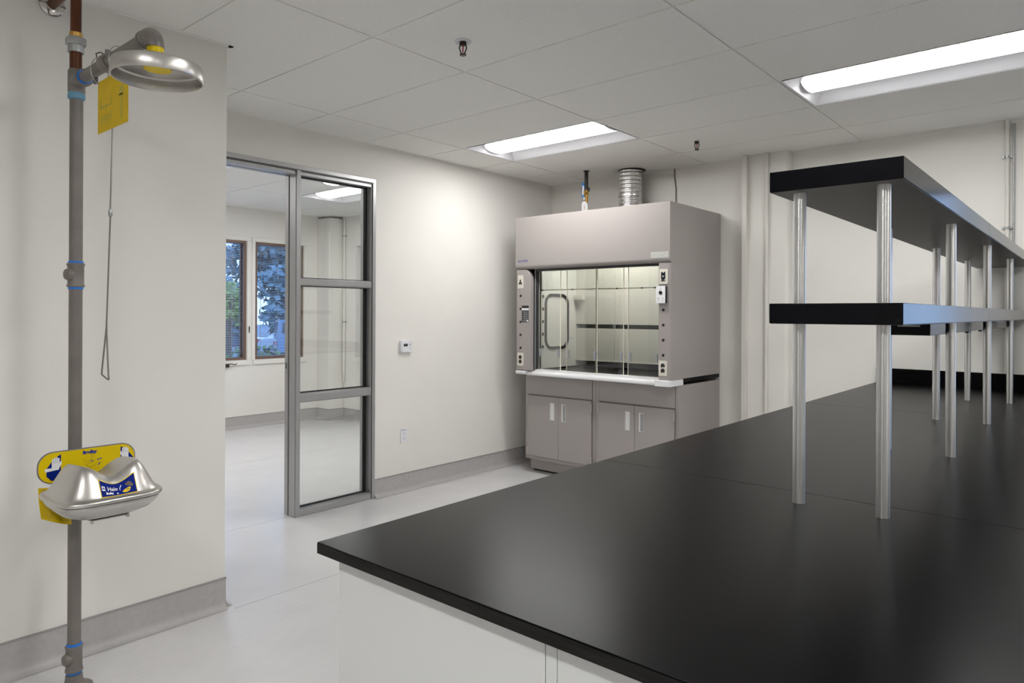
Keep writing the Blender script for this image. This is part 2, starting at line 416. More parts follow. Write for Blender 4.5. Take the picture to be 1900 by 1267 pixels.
for z0, z1 in ((.048, .796), (.855, 1.614), (1.665, 2.384)):
    b = MB()
    for sy in (-.007, .007):     # gasket both sides of the pane
        b.box(GXA, GXB, YG+sy-.003, YG+sy+.003, z0-.004, z0+.008); b.box(GXA, GXB, YG+sy-.003, YG+sy+.003, z1-.006, z1+.004)
        b.box(GXB-.022, GXB, YG+sy-.003, YG+sy+.003, z0, z1); b.box(GXA, GXA+.004, YG+sy-.003, YG+sy+.003, z0, z1)
    gk = obj('glazing_gasket', b, 'gasket', dr)
    b = MB(); b.box(GXA, GXB, YG-.003, YG+.003, z0, z1); obj('glass_pane', b, 'glass', gk, smooth=0)
b = MB(); b.box(2.6615, 2.665, YL+.098, YL+.124, .985, 1.115, 0); b.box(2.660, 2.6625, YL+.106, YL+.116, 1.03, 1.07, 1)
obj('strike_plate', b, ['alu', 'gasket'], dr, .0008)

# ------------------------------------------------------------------ windows with blinds
def window(n, fn, w, flush=True):
    """fn(u, d, z): u along the opening 0..w, d outward depth 0 at the wall face"""
    r = root('window_%d' % n, fn(w/2, .1, WZ0))
    def bx(b, u0, u1, d0, d1, z0, z1, mi=0):
        p, q = fn(u0, d0, z0), fn(u1, d1, z1); b.box(p[0], q[0], p[1], q[1], z0, z1, mi)
    b = MB(); t = .032
    if flush: bx(b, 0, w, .008, .046, WZ0, WZ0+t); bx(b, 0, w, .008, .046, WZ1-t, WZ1); bx(b, 0, t, .008, .046, WZ0+t, WZ1-t); bx(b, w-t, w, .008, .046, WZ0+t, WZ1-t)
    bx(b, 0, w, .09, .13, WZ0, WZ0+t); bx(b, 0, w, .09, .13, WZ1-t, WZ1); bx(b, 0, t, .09, .13, WZ0+t, WZ1-t); bx(b, w-t, w, .09, .13, WZ0+t, WZ1-t)
    obj('window_frame', b, 'win_brown', r, .002)
    b = MB(); bx(b, -.03, w+.03, -.02, -.001, WZ0-.06, WZ0-.004); bx(b, -.05, w+.05, -.012, -.001, WZ1+.004, WZ1+.055)
    bx(b, -.045, -.004, -.012, -.001, WZ0-.004, WZ1+.003); bx(b, w+.004, w+.045, -.012, -.001, WZ0-.004, WZ1+.003)
    obj('window_casing', b, 'wall', r, .002)
    b = MB(); bx(b, t, w-t, .108, .114, WZ0+t, WZ1-t); obj('window_pane', b, 'window_glass', r, smooth=0)
    return r
def blind(fn0, w, label, drop=WZ1-WZ0-.03, tilt=-.1):
    fn = lambda u, d, z: fn0(u, d+.030, z)
    r = thing('venetian_blind', label, 'blind', fn(w/2, .04, WZ1-.03), 'venetian blinds in the window recesses')
    e = .012
    b = MB(); p, q = fn(e, .02, 0), fn(w-e, .06, 0); b.box(p[0], q[0], p[1], q[1], WZ1-.03, WZ1-.004); obj('head_rail', b, 'slat', r, .002)
    b = MB(); n = int(drop/.021); zt = WZ1-.045
    for i in range(n):
        z = zt-i*.021
        for s in (0,):
            d0, d1 = .028, .052
            pts = []
            for u in (e, w-e):
                for d, dz in ((d0, -tilt*.012), (.04, .0018), (d1, tilt*.012)):
                    for th in (0, .0009): pts.append(fn(u, d, z+dz+th))
            # two ends x three points x two faces
            f = [(0,2,8,6),(2,4,10,8),(1,7,9,3),(3,9,11,5),(0,6,7,1),(4,5,11,10),(0,1,3,2),(2,3,5,4),(6,8,9,7),(8,10,11,9)]
            b.add(pts, f)
    obj('slats', b, 'slat', r, smooth=0)
    for k in (.15, .5, .85):
        u = w*k
        b = MB(); p = fn(u-.003, .0265, 0); q = fn(u+.003, .0275, 0); b.box(p[0], q[0], p[1], q[1], zt-n*.021, zt); obj('ladder_cord', b, 'cord', r)
    b = MB(); p, q = fn(e, .03, 0), fn(w-e, .05, 0); b.box(p[0], q[0], p[1], q[1], zt-n*.021-.014, zt-n*.021); obj('bottom_rail', b, 'slat', r, .002)
    return r
f1 = lambda u, d, z: (RW[0][0]+u, YW+d, z); f2 = lambda u, d, z: (RW[1][0]+u, YW+d, z)
f3 = lambda u, d, z: (RX+d, SA+u, z); f4 = lambda u, d, z: (XB+d, WA+u, z)
w1 = window(1, f1, RW[0][1]-RW[0][0]); w2 = window(2, f2, RW[1][1]-RW[1][0]); w3 = window(3, f3, SB-SA, False); w4 = window(4, f4, WB-WA, False)
blind(f1, RW[0][1]-RW[0][0], 'pale blue slatted blind in the bronze window showing the yellow-green tree')
blind(f2, RW[1][1]-RW[1][0], 'pale blue slatted blind in the window nearer the room corner column')
# window latch and crank of the first window
b = MB(); b.box(4.386, 4.398, YW-.018, YW-.001, 1.20, 1.225); b.box(4.383, 4.392, YW-.03, YW-.018, 1.205, 1.25); b.box(4.388, 4.395, YW-.022, YW-.001, 1.17, 1.2); obj('latch', b, 'bronze', w1, .001)
b = MB(); b.box(4.06, 4.13, YW-.03, YW-.0, .755, .80); b.tube([(4.12, YW-.03, .79), (4.14, YW-.05, .80), (4.19, YW-.055, .785), (4.21, YW-.055, .80)], .006, 8); obj('crank', b, 'bronze', w1, .002)

# ------------------------------------------------------------------ ceiling lights
def troffer(x0, y0, label):
    t = thing('ceiling_light', label, 'light', (x0+DX/2, y0+DY/2, HC), 'recessed ceiling lights')
    x1, y1 = x0+DX, y0+DY; z = HC-.001
    b = MB(); zr = HC+.067
    xa, xb = x0+.155, x1-.155; e = .012
    X = [x0+.004, x0+.02, xa, xb, x1-.02, x1-.004]; Z = [z, z+.004, zr, zr, z+.004, z]
    ya, yb = y0+.004, y1-.004; ye = .10
    # long sloped wings
    for (i, j) in ((0, 1), (1, 2), (2, 3), (3, 4), (4, 5)):
        b.add([(X[i], ya, Z[i]), (X[j], ya, Z[j]), (X[j], yb, Z[j]), (X[i], yb, Z[i])], [(0, 1, 2, 3)])
    # sloped end plates
    for y, s in ((ya, 1), (yb, -1)):
        b.add([(X[0], y, z), (X[5], y, z), (X[5]-.0, y+s*.012, z+.002), (X[0], y+s*.012, z+.002)], [(0, 1, 2, 3)])
        b.add([(X[1], y+s*.012, z+.002), (X[4], y+s*.012, z+.002), (X[3], y+s*ye, zr), (X[2], y+s*ye, zr)], [(0, 1, 2, 3)])
    # housing above
    b.box(x0+.01, x1-.01, y0+.01, y1-.01, HC+.08, HC+.12)
    obj('pan', b, 'pan', t, smooth=20)
    # bulging lens
    n = 14; prof = []
    for i in range(n+1):
        g = PI*i/n; prof.append((x0+DX/2-.150*math.cos(g), zr-.001-.052*math.sin(g)))
    b = MB(); b.prism(prof, XZ, ya+.055, yb-.055)
    b.m = [1 if q < 2 else (0 if 4 <= q-2 <= 9 else 1) for q in range(len(b.f))]; obj('lens', b, ['lens', 'lens_flank'], t, smooth=0)
    for y, s in ((ya+.055, -1), (yb-.055, 1)):
        b = MB(); pr = [(x0+DX/2-.153*math.cos(PI*i/n), zr-.001-.054*math.sin(PI*i/n)) for i in range(n+1)]
        b.prism(pr, XZ, y, y+s*.006); obj('lens_end_cap', b, 'led_end', t, smooth=40)
    return t

names = ['bright recessed ceiling light closest to the fume hood', 'bright recessed ceiling light above the black reagent shelf',
         'recessed ceiling light past the shelf near the lab window', 'recessed ceiling light over the end of the white bench cabinets',
         'recessed ceiling light over the open lab floor', 'recessed ceiling light by the rear wall', 'recessed ceiling light in the rear corner of the lab']
for (x, y), nm in zip(LIGHTS, names): troffer(x, y, nm)
for (x, y), nm in zip(LB, ['recessed ceiling light seen through the sidelight glass', 'recessed ceiling light just past the door head in the neighbouring room', 'recessed ceiling light deep in the neighbouring room']): troffer(x, y, nm)

# ------------------------------------------------------------------ sprinklers
def sprinkler(x, y, label, esc=True):
    t = thing('fire_sprinkler', label, 'sprinkler', (x, y, HC), 'ceiling fire sprinklers')
    if esc:
        b = MB(); b.lathe([(.040, 0), (.040, -.004), (.034, -.008), (.024, -.004), (.02, -.003)], (x, y, HC), n=28); obj('escutcheon', b, 'pan', t)
    b = MB(); b.lathe([(.017, -.002), (.017, -.012), (.011, -.014), (.011, -.02)], (x, y, HC), n=16); obj('body', b, 'bronze', t)
    b = MB()
    for s in (-1, 1):
        a = Vector((.65, -.76, 0))*s
        P = Vector((x, y, HC))
        b.tube([P+a*.012+Vector((0,0,-.012)), P+a*.017+Vector((0,0,-.03)), P+a*.010+Vector((0,0,-.052)), P+Vector((0,0,-.060))], .0032, 8)
    obj('yoke', b, 'bronze', t)
    b = MB(); b.cyl((x, y, HC-.018), (x, y, HC-.05), .0035, 10); obj('bulb', b, 'red_led', t)
    b = MB(); b.lathe([(.015, -.060), (.017, -.063), (.015, -.066)], (x, y, HC), n=16); obj('deflector', b, 'bronze', t)
    return t
sprinkler(2.33, 2.315, 'bronze fire sprinkler with a white ring above the bench end')
sprinkler(4.794, 2.316, 'small bronze fire sprinkler on the ceiling beside the fume hood duct', False)
sprinkler(3.02, 6.05, 'bronze fire sprinkler in the neighbouring room by the ceiling light', False)

# ------------------------------------------------------------------ wall plates
def outlet(name, label, fn, w=.07, h=.115, group='duplex wall outlets', m='white_plastic', mh='grey'):
    """fn(u, v, d): u sideways, v up, d out of the wall"""
    t = thing(name, label, 'outlet', fn(0, 0, 0), group)
    b = MB(); b.prism(rrect(-w/2, w/2, -h/2, h/2, .006, 3), lambda u, v, d: fn(u, v, d), 0, .006); obj('cover_plate', b, m, t, .001)
    for s in (-1, 1):
        b = MB(); b.prism(rrect(-.017, .017, s*.02-.014, s*.02+.014, .008, 4), lambda u, v, d: fn(u, v, d), .005, .008); k = obj('receptacle', b, m, t)
        b = MB()
        for u in (-.007, .006): b.prism([(u, s*.02-.004), (u+.003, s*.02-.004), (u+.003, s*.02+.006), (u, s*.02+.006)], lambda u, v, d: fn(u, v, d), .0075, .0086)
        b.prism(rrect(-.003, .003, s*.02-.012, s*.02-.007, .0025, 3), lambda u, v, d: fn(u, v, d), .0075, .0086)
        obj('slot', b, mh, k)
    return t
o1 = outlet('wall_outlet', 'white duplex outlet low on the wall below the thermostat', lambda u, v, d: (3.643+u, YL-d, .444+v))
b = MB(); b.box(3.617, 3.660, YL-.0072, YL-.0055, .486, .492); obj('printed_strip', b, 'cert_ink', o1)
outlet('wall_outlet', 'white duplex outlet at the foot of the conduit in the neighbouring room', lambda u, v, d: (RX-d, 7.62+u, .42+v))
t = thing('thermostat', 'white wall thermostat with a small dark display', 'thermostat', (3.653, YL, 1.156))
b = MB(); b.prism(rrect(3.592, 3.712, 1.108, 1.204, .008, 4), XZ, YL, YL-.024); obj('housing', b, 'white_plastic', t, .002)
b = MB(); b.prism(rrect(3.60, 3.672, 1.115, 1.197, .006, 3), XZ, YL-.023, YL-.028); obj('front_cover', b, 'white_plastic', t, .001)
b = MB(); b.box(3.615, 3.657, YL-.0285, YL-.027, 1.158, 1.179); obj('display', b, 'dark', t)
for z in (1.165, 1.138):
    b = MB(); b.box(3.682, 3.690, YL-.026, YL-.0235, z, z+(.012 if z > 1.15 else .005)); obj('button', b, 'grey', t)

# ------------------------------------------------------------------ conduits on the back wall
def conduit(label, x, y, r, z0, z1, m='pipe_white', square=False, clamps=()):
    t = thing('conduit', label, 'conduit', (x, y, z0), 'painted conduits on the walls')
    b = MB()
    if square: b.box(x-r, x+r, y-r, y+r, z0, z1)
    else: b.cyl((x, y, z0), (x, y, z1), r, 16)
    obj('tube', b, m, t, .004 if square else 0)
    for z in clamps:
        b = MB(); b.lathe([(r+.001, -.008), (r+.005, -.008), (r+.005, .008), (r+.001, .008)], (x, y, z), n=16); b.box(x-.004, x+r*.8+.003, y-r*2.2, y+r*2.2, z-.006, z+.006); b.cyl((x-r-.003, y, z), (x-r-.011, y, z), .006, 8)
        obj('clamp', b, 'zinc', t)
    return t
conduit('square painted conduit at the pilaster edge beside the fume hood', 5.478, 2.225, .021, 0, HC-.001, square=True)
conduit('slim painted conduit down the middle of the pilaster', 5.484, 2.052, .0155, 0, HC-.001)
conduit('painted conduit with zinc clamps above the reagent shelf', XB-.0135, .500, .0125, 0, HC-.001, clamps=(2.464, 2.0))
conduit('thin dark-edged conduit right beside the clamped conduit', XB-.012, .4655, .006, 0, HC-.03, m='zinc')
conduit('painted conduit in the corner of the neighbouring room', RX-.02, 7.765, .016, .50, HC-.001, clamps=(1.30, 2.45))

# ------------------------------------------------------------------ lab bench
BX, BYL, BYR, BZ = .846, 1.269, -.253, .9396
XE = 5.545
t = thing('lab_worktop', 'matte black epoxy lab bench top running to the back wall', 'worktop', (BX, .5, BZ))
b = MB()
xs = [BX, 1.965*.995, 3.96*.998, XE]
for i in range(3):
    b.box(xs[i]+(.0004 if i else 0), xs[i+1]-.0004, BYL, BYR, BZ-.024, BZ)
b.box(BX+.004, XE, BYR+.004, BYL-.004, BZ-.0235, BZ-.006)
top = obj('slab', b, 'epoxy', t, .0015)
b = MB(); b.box(BX-.0006, BX+.002, BYR+.001, BYL-.001, BZ-.0235, BZ-.0025); obj('cut_edge', b, 'epoxy_cut', t, label='rough sawn front edge')
b = MB(); b.box(XE-.02, XE+.002, BYR, BYL, BZ+.0003, BZ+.104); obj('backsplash', b, 'epoxy', t, .0015)
def bench_cabinet(y0, y1, label, s):
    xc = .876
    t = thing('base_cabinet', label, 'cabinet', (xc, (y0+y1)/2, 0), 'white cabinets under the lab bench')
    b = MB(); b.box(xc+.019, 5.54, y0, y1, .10, BZ-.026); obj('carcass', b, 'cab', t)
    b = MB(); b.box(xc, xc+.018, y0, y1, .0, BZ-.026); obj('end_panel', b, 'cab', t, .0015)
    k = .06
    b = MB(); b.box(xc+.02, 5.54, y0+(k if s < 0 else 0), y1-(k if s > 0 else 0), 0, .099); obj('toe_kick', b, 'dark', t)
    yf = y1 if s > 0 else y0
    for i in range(5):
        a = xc+.03+i*.925
        b = MB(); b.box(a, a+.915, yf, yf+s*.019, .115, .70); d = obj('door', b, 'cab', t, .0015)
        b = MB(); b.tube([(a+.86, yf+s*.018, .52), (a+.86, yf+s*.045, .525), (a+.86, yf+s*.045, .635), (a+.86, yf+s*.018, .64)], .005, 8); obj('handle', b, 'pull', d)
        b = MB(); b.box(a, a+.915, yf, yf+s*.019, .71, BZ-.03); d = obj('drawer', b, 'cab', t, .0015)
        b = MB(); b.tube([(a+.39, yf+s*.018, .81), (a+.395, yf+s*.045, .81), (a+.52, yf+s*.045, .81), (a+.525, yf+s*.018, .81)], .005, 8); obj('handle', b, 'pull', d)
bench_cabinet(.6805, 1.233, 'white base cabinet under the bench on the side facing the glazed sidelight', 1)
bench_cabinet(-.217, .6555, 'white base cabinet under the bench on the lab window side of the filler strip', -1)
b = MB(); b.box(.877, .893, .657, .679, 0, BZ-.026); b.box(.893, 5.5, .658, .678, .0, BZ-.04)
single('filler_strip', b, 'cab', 'narrow white filler strip between the two bench end panels', 'panel', .0006)

# ------------------------------------------------------------------ reagent shelf
SX, SY0, SY1 = 1.789, .3545, .662
t = thing('reagent_shelf', 'two-tier black reagent shelf on steel posts standing on the bench', 'shelf', (SX, .508, BZ))
for z0, z1, nm in ((1.7388, 1.7917, 'upper'), (1.402, 1.4539, 'lower')):
    b = MB(); b.box(SX, 3.30, SY0, SY1, z0+.0015, z1); b.box(3.3015, XE-.004, SY0, SY1, z0+.0015, z1); s = obj('shelf_board', b, 'shelf', t, .001)
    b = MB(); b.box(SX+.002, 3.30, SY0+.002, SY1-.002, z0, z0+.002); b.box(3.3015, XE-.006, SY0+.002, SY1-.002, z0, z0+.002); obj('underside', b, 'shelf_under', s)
ps = []
for x in (1.845, 2.79, 3.74, 4.70):
    for y in (.604, .4075):
        b = MB(); b.cyl((x, y, BZ+.0002), (x, y, 1.7388), .0155, 28)
        obj('post', b, 'steel', t)

t = thing('power_raceway', 'dark metal power raceway hanging under the lower reagent shelf', 'raceway', (2.66, .508, 1.36))
RWX, RA, RB = 2.665, .448, .568
b = MB(); b.box(RWX, 4.93, RA, RB, 1.357, 1.4015); obj('housing', b, ['shelf'], t, .001)
b = MB(); b.box(RWX-.001, RWX, .478, .545, 1.386, 1.392); obj('label', b, 'cert', t, label='small pale printed label')
for x in (3.15, 3.55, 3.95, 4.35, 4.75):
    b = MB(); b.prism(rrect(x-.04, x+.04, .48, .54, .008, 3), XY, 1.357, 1.353); o = obj('outlet', b, 'dark', t)
    for u in (-.02, .02):
        b = MB(); b.lathe([(.012, 0), (.012, -.002)], (x+u, .51, 1.3531), n=14); obj('receptacle', b, 'black', o)
    if x < 4:
        b = MB(); b.box(x-.05, x+.03, RA-.001, RA+.012, 1.350, 1.357); obj('cable_clip', b, 'black', t)

# ------------------------------------------------------------------ fume hood
HX, HY0, HY1, HT, HB = 4.672, 3.977, 2.468, 2.268, 5.559
fh = thing('fume_hood', 'taupe laboratory fume hood with sliding glass sashes in the corner', 'fume hood', (5.1, 3.22, .9))
b = MB()   # outer case: side panels, top, back
b.box(4.7345, HB, HY1, HY1+.02, .929, HT); b.box(4.7345, HB, HY0-.02, HY0, .929, HT); b.box(4.7345, HB, HY1+.02, HY0-.02, HT-.02, HT); b.box(HB-.015, HB, HY1+.02, HY0-.02, .929, HT-.02)
obj('case', b, 'hood', fh, .001)
prof = [(4.7335, HT-.001), (HX, HT-.001)]+[(HX+.034-.034*math.cos(g), 1.846-.034*math.sin(g)) for g in [PI/2*i/8 for i in range(9)]]+[(4.7335, 1.812)]
b = MB(); b.prism(prof, XZ, HY1, HY0); obj('valance', b, 'hood', fh, .0008, 30)
b = MB(); b.box(4.735, 4.82, HY1+.021, HY0-.021, 1.8125, 1.83); b.box(4.80, 4.82, HY1+.021, HY0-.021, 1.80, HT-.021); obj('header_back', b, 'dark', fh)
# corner posts
yo, yi = HY0-.004, 3.813
pl = [(yo, .925), (yo, 1.809), (3.875, 1.809)]+[(3.875-.062*math.sin(PI/2*i/8), 1.70+.109*math.cos(PI/2*i/8)) for i in range(1, 9)]+[(yi, .925)]
b = MB(); b.prism(pl, YZ, 4.685, 4.7335); lp = obj('corner_post', b, 'hood', fh, .006, 35, 3, label='post on the wall side')
pr = [(4.7335, HY1), (4.71, HY1)]+[(4.711-.022*math.sin(PI/2*i/6), HY1+.022-.022*math.cos(PI/2*i/6)) for i in range(1, 7)]+[(4.687+.018-.018*math.cos(PI/2*i/6), 2.56+.014*math.sin(PI/2*i/6)) for i in range(7)]+[(4.7335, 2.574)]
b = MB(); b.prism(pr, XY, .925, 1.8115); rp = obj('corner_post', b, 'hood', fh, 0, 35, label='post on the bench side')
# post fittings
def on_post(name, y0, y1, z0, z1, d, m, parent, r=.003, x=None):
    xx = 4.6865 if x is None else x
    b = MB(); b.prism(rrect(min(y0, y1), max(y0, y1), z0, z1, r, 3), YZ, xx-d, xx); return obj(name, b, m, parent, .0006)
def hole(y, z, parent, r=.011, nm='service_hole', x=4.6865, d=.003):
    b = MB(); b.lathe([(r, 0), (r, -d), (r*.6, -d-.001)], (x, y, z), (1, 0, 0), 16); return obj(nm, b, 'black', parent)
XL = 4.685; XR = 4.689
p = on_post('switch_plate', 3.956, 3.893, 1.645, 1.761, .004, 'plate', lp, x=XL)
b = MB(); b.prism([(3.919, 1.722), (3.929, 1.722), (3.929, 1.704), (3.943, 1.688), (3.936, 1.680), (3.924, 1.690), (3.912, 1.680), (3.905, 1.688), (3.919, 1.704)], YZ, XL-.010, XL-.0035); obj('switch_toggle', b, 'black', p, .001)
for k in range(5): hole(3.924, 1.579-k*.1143, lp, x=XL)
p = on_post('instruction_label', 3.911, 3.833, 1.347, 1.472, .0012, 'dark', lp, x=XL)
on_post('label_title', 3.911, 3.833, 1.474, 1.493, .0014, 'black', p, x=XL); on_post('label_band', 3.911, 3.833, 1.453, 1.470, .0018, 'white_print', p, x=XL)
b = MB()
for k in range(5): b.box(XL-.0016, XL-.001, 3.84, 3.90, 1.435-k*.019, 1.4355-k*.019+.004)
for y in (3.856, 3.876): b.box(XL-.0016, XL-.001, y, y+.003, 1.352, 1.44)
obj('label_rows', b, 'grey', p)
b = MB(); b.lathe([(.009, 0), (.009, -.0022)], (XL, 3.845, 1.360), (1, 0, 0), 16); obj('label_seal', b, 'white_print', p)
p = on_post('outlet_plate', 3.958, 3.889, .965, 1.078, .004, 'plate', lp, x=XL)
for z in (1.040, 1.001): hole(3.9245, z, p, .017, 'receptacle', XL-.003, .003)
p = on_post('switch_plate', 2.562, 2.492, 1.649, 1.763, .005, 'plate', rp, x=XR)
s = on_post('rocker', 2.546, 2.512, 1.672, 1.742, .008, 'black', p, x=XR)
b = MB(); b.lathe([(.005, 0), (.005, -.0095)], (XR, 2.529, 1.708), (1, 0, 0), 12); b.box(XR-.009, XR-.0075, 2.540, 2.548, 1.678, 1.684); b.box(XR-.009, XR-.0075, 2.511, 2.52, 1.678, 1.684); b.box(XR-.009, XR-.0075, 2.525, 2.532, 1.735, 1.745); obj('indicator', b, 'white_print', s)
b = MB(); b.prism(rrect(2.498, 2.575, 1.506, 1.635, .004, 3), YZ, XR-.030, XR); mo = obj('airflow_monitor', b, 'black', rp, .0015)
on_post('monitor_face', 2.498, 2.575, 1.506, 1.635, .0015, 'white_print', mo, x=XR-.030)
b = MB(); b.lathe([(.014, 0), (.014, -.004), (.009, -.006)], (XR-.0313, 2.536, 1.585), (1, 0, 0), 20); obj('sounder', b, 'black', mo)
on_post('indicator', 2.559, 2.549, 1.540, 1.546, .0012, 'dark', mo, .002, XR-.0313); on_post('indicator', 2.523, 2.513, 1.540, 1.546, .0012, 'red_led', mo, .002, XR-.0313)
b = MB()
for y, z, w in ((2.548, 1.527, .012), (2.512, 1.527, .012), (2.552, 1.513, .008), (2.53, 1.513, .008), (2.508, 1.513, .008), (2.529, 1.618, .012), (2.529, 1.607, .02)): b.box(XR-.0322, XR-.0313, y, y+w, z, z+.003)
obj('monitor_legend', b, 'grey', mo)
for k in range(4): hole(2.529, 1.456-k*.1137, rp, x=XR)
p = on_post('outlet_plate', 2.565, 2.495, .960, 1.073, .005, 'plate', rp, x=XR)
for z in (1.037, .998): hole(2.530, z, p, .017, 'receptacle', XR-.004, .003)
b = MB(); b.lathe([(.006, 0), (.006, -.001)], (XR-.0085, 2.526, 1.024), (1, 0, 0), 10); b.lathe([(.005, 0), (.005, -.001)], (XR-.0085, 2.526, .984), (1, 0, 0), 10); obj('plug_glint', b, 'plate', p)
# sash tracks
b = MB(); b.box(4.74, 4.80, 3.794, 3.813, .93, 1.812, 0); b.box(4.7345, 4.742, 3.798, 3.806, .93, 1.812, 1); b.box(4.75, 4.80, 3.786, 3.794, .93, 1.812, 0); obj('side_track', b, ['dark', 'grey'], fh)
b = MB(); b.box(4.745, 4.80, 2.574, 2.60, .93, 1.812); obj('side_track', b, 'hood', fh)
b = MB(); b.box(4.745, 4.80, 2.574, 3.813, 1.796, 1.812); obj('top_track', b, 'dark', fh)
# sliding sashes
for y0, y1, x in ((3.786, 3.55, 4.775), (3.476, 3.165, 4.757), (3.192, 2.925, 4.775), (2.875, 2.60, 4.757)):
    b = MB(); b.box(x-.003, x+.003, y1+.0035, y0-.0035, .937, 1.797, 0)
    s = obj('sash', b, 'sash_glass', fh, smooth=0)
    b = MB(); b.box(x-.0035, x+.0035, y1, y1+.0038, .936, 1.797); b.box(x-.0035, x+.0035, y0-.0038, y0, .936, 1.797); obj('polished_edge', b, 'glass_edge', s)
    for y in (y0-.02, y1+.02):
        b = MB(); b.prism(rrect(y-.010, y+.010, 1.048, 1.118, .004, 3), YZ, x-.003, x-.012); b.box(x-.013, x-.006, y-.002, y+.002, 1.05, 1.116); obj('finger_pull', b, 'grey', s, .001)
b = MB(); b.box(4.847, 4.853, 2.60, 3.82, 1.636, 2.10); hg = obj('header_glass', b, 'sash_glass', fh, smooth=0)
b = MB(); b.box(4.846, 4.854, 2.60, 3.80, 1.628, 1.636); obj('polished_edge', b, 'glass_edge', hg)
b = MB()
for y in (3.80, 3.475, 3.03, 2.80, 2.66): b.box(4.843, 4.857, y, y+(.035 if y in (3.80, 2.66) else .012), 1.626, 1.638)
obj('edge_clip', b, 'dark', hg)
# liner: side walls, back baffle, roof
def liner_wall(y, t, hole_):
    b = MB()
    if hole_:   # rounded view window
        x0, x1, z0, z1 = 4.907, 5.242, 1.113, 1.593
        R = rrect(x0, x1, z0, z1, .085, 6)
        O = []
        for (u, v) in R:
            O.append((u, v))
        # ring between the window outline and a surrounding rectangle
        ox0, ox1, oz0, oz1 = 4.82, 5.545, .93, 2.2
        n = len(R); c = ((x0+x1)/2, (z0+z1)/2); outer = []
        for u, v in R:
            du, dv = u-c[0], v-c[1]
            k = min((ox1-c[0])/du if du > 1e-6 else (ox0-c[0])/du if du < -1e-6 else 1e9, (oz1-c[1])/dv if dv > 1e-6 else (oz0-c[1])/dv if dv < -1e-6 else 1e9)
            outer.append((c[0]+du*k, c[1]+dv*k))
        vs = [(u, y, v) for u, v in R]+[(u, y, v) for u, v in outer]+[(u, y+t, v) for u, v in R]+[(u, y+t, v) for u, v in outer]
        fs = []
        for i in range(n):
            j = (i+1) % n
            fs += [(i, j, n+j, n+i), (2*n+i, 3*n+i, 3*n+j, 2*n+j), (i, 2*n+i, 2*n+j, j), (n+i, n+j, 3*n+j, 3*n+i)]
        b.add(vs, fs)
        for k in range(4):
            cx, cz = ((ox0, oz0), (ox1, oz0), (ox1, oz1), (ox0, oz1))[k]
        # corner fillers behind
        b.box(ox0, ox1, y+t, y+t+.002, z1+.03, oz1); b.box(ox0, ox1, y+t, y+t+.002, oz0, z0-.03)
        b.box(ox0, x0-.03, y+t, y+t+.002, oz0, oz1); b.box(x1+.03, ox1, y+t, y+t+.002, oz0, oz1)
    else:
        b.box(4.82, 5.545, y, y+t, .93, 2.2)
    return b
lw = obj('liner_wall', liner_wall(3.82, .006, True), 'liner', fh, smooth=0)
b = MB(); b.tube([(u, 3.819, v) for u, v in rrect(4.907, 5.242, 1.113, 1.593, .085, 8)], .0135, 10, 0, True); obj('window_gasket', b, 'gasket', lw)
b = MB(); b.prism(rrect(4.91, 5.24, 1.116, 1.59, .083, 6), XZ, 3.824, 3.829); obj('view_window', b, 'liner', lw, smooth=0)
for k in range(5):
    b = MB(); b.lathe([(.015, .001), (.015, -.003), (.009, -.005)], (4.87, 3.82, 1.577-k*.1122), (0, 1, 0), 16); obj('service_plug', b, 'dark', lw)
obj('liner_wall', liner_wall(2.602, -.006, False), 'liner', fh, smooth=0)
b = MB()
b.box(5.38, 5.388, 2.612, 3.82, 1.327, 2.2); b.box(5.38, 5.388, 2.612, 3.82, .985, 1.289); b.box(5.374, 5.380, 2.612, 3.82, .985, .993)
b.box(5.376, 5.382, 3.385, 3.405, 1.285, 1.331); b.box(5.376, 5.384, 3.395-.006, 3.395+.006, .985, 2.2)
obj('baffle', b, 'baffle', fh, .001)
b = MB(); b.box(5.45, 5.455, 2.612, 3.82, .93, 2.2); obj('rear_liner', b, 'slot', fh)
b = MB(); b.box(5.33, 5.378, 3.72, 3.80, 1.555, 1.60); obj('sash_stop', b, 'baffle', fh, .001)
b = MB(); b.box(4.82, 5.545, 2.602, 3.82, 2.2, 2.21); obj('liner_roof', b, 'liner', fh)
b = MB(); b.prism(rrect(4.98, 5.16, 2.85, 3.60, .02, 4), XY, 2.199, 2.185); hl = obj('added_hood_light', b, 'pan', fh, .003)  # unseen lamp added under the liner roof to brighten the hood interior
b = MB(); b.prism(rrect(5.0, 5.14, 2.88, 3.57, .015, 4), XY, 2.1855, 2.180); obj('added_light_lens', b, 'added_hood_lens', hl)
# dished work surface
b = MB(); b.box(4.889, 5.546, HY1+.001, HY0-.001, .898, .9245); b.box(4.86, 5.46, 2.612, 2.64, .9245, .937); b.box(4.86, 5.46, 3.79, 3.815, .9245, .937); b.box(5.40, 5.448, 2.612, 3.815, .9245, .937)
obj('work_surface', b, 'epoxy', fh, .001)
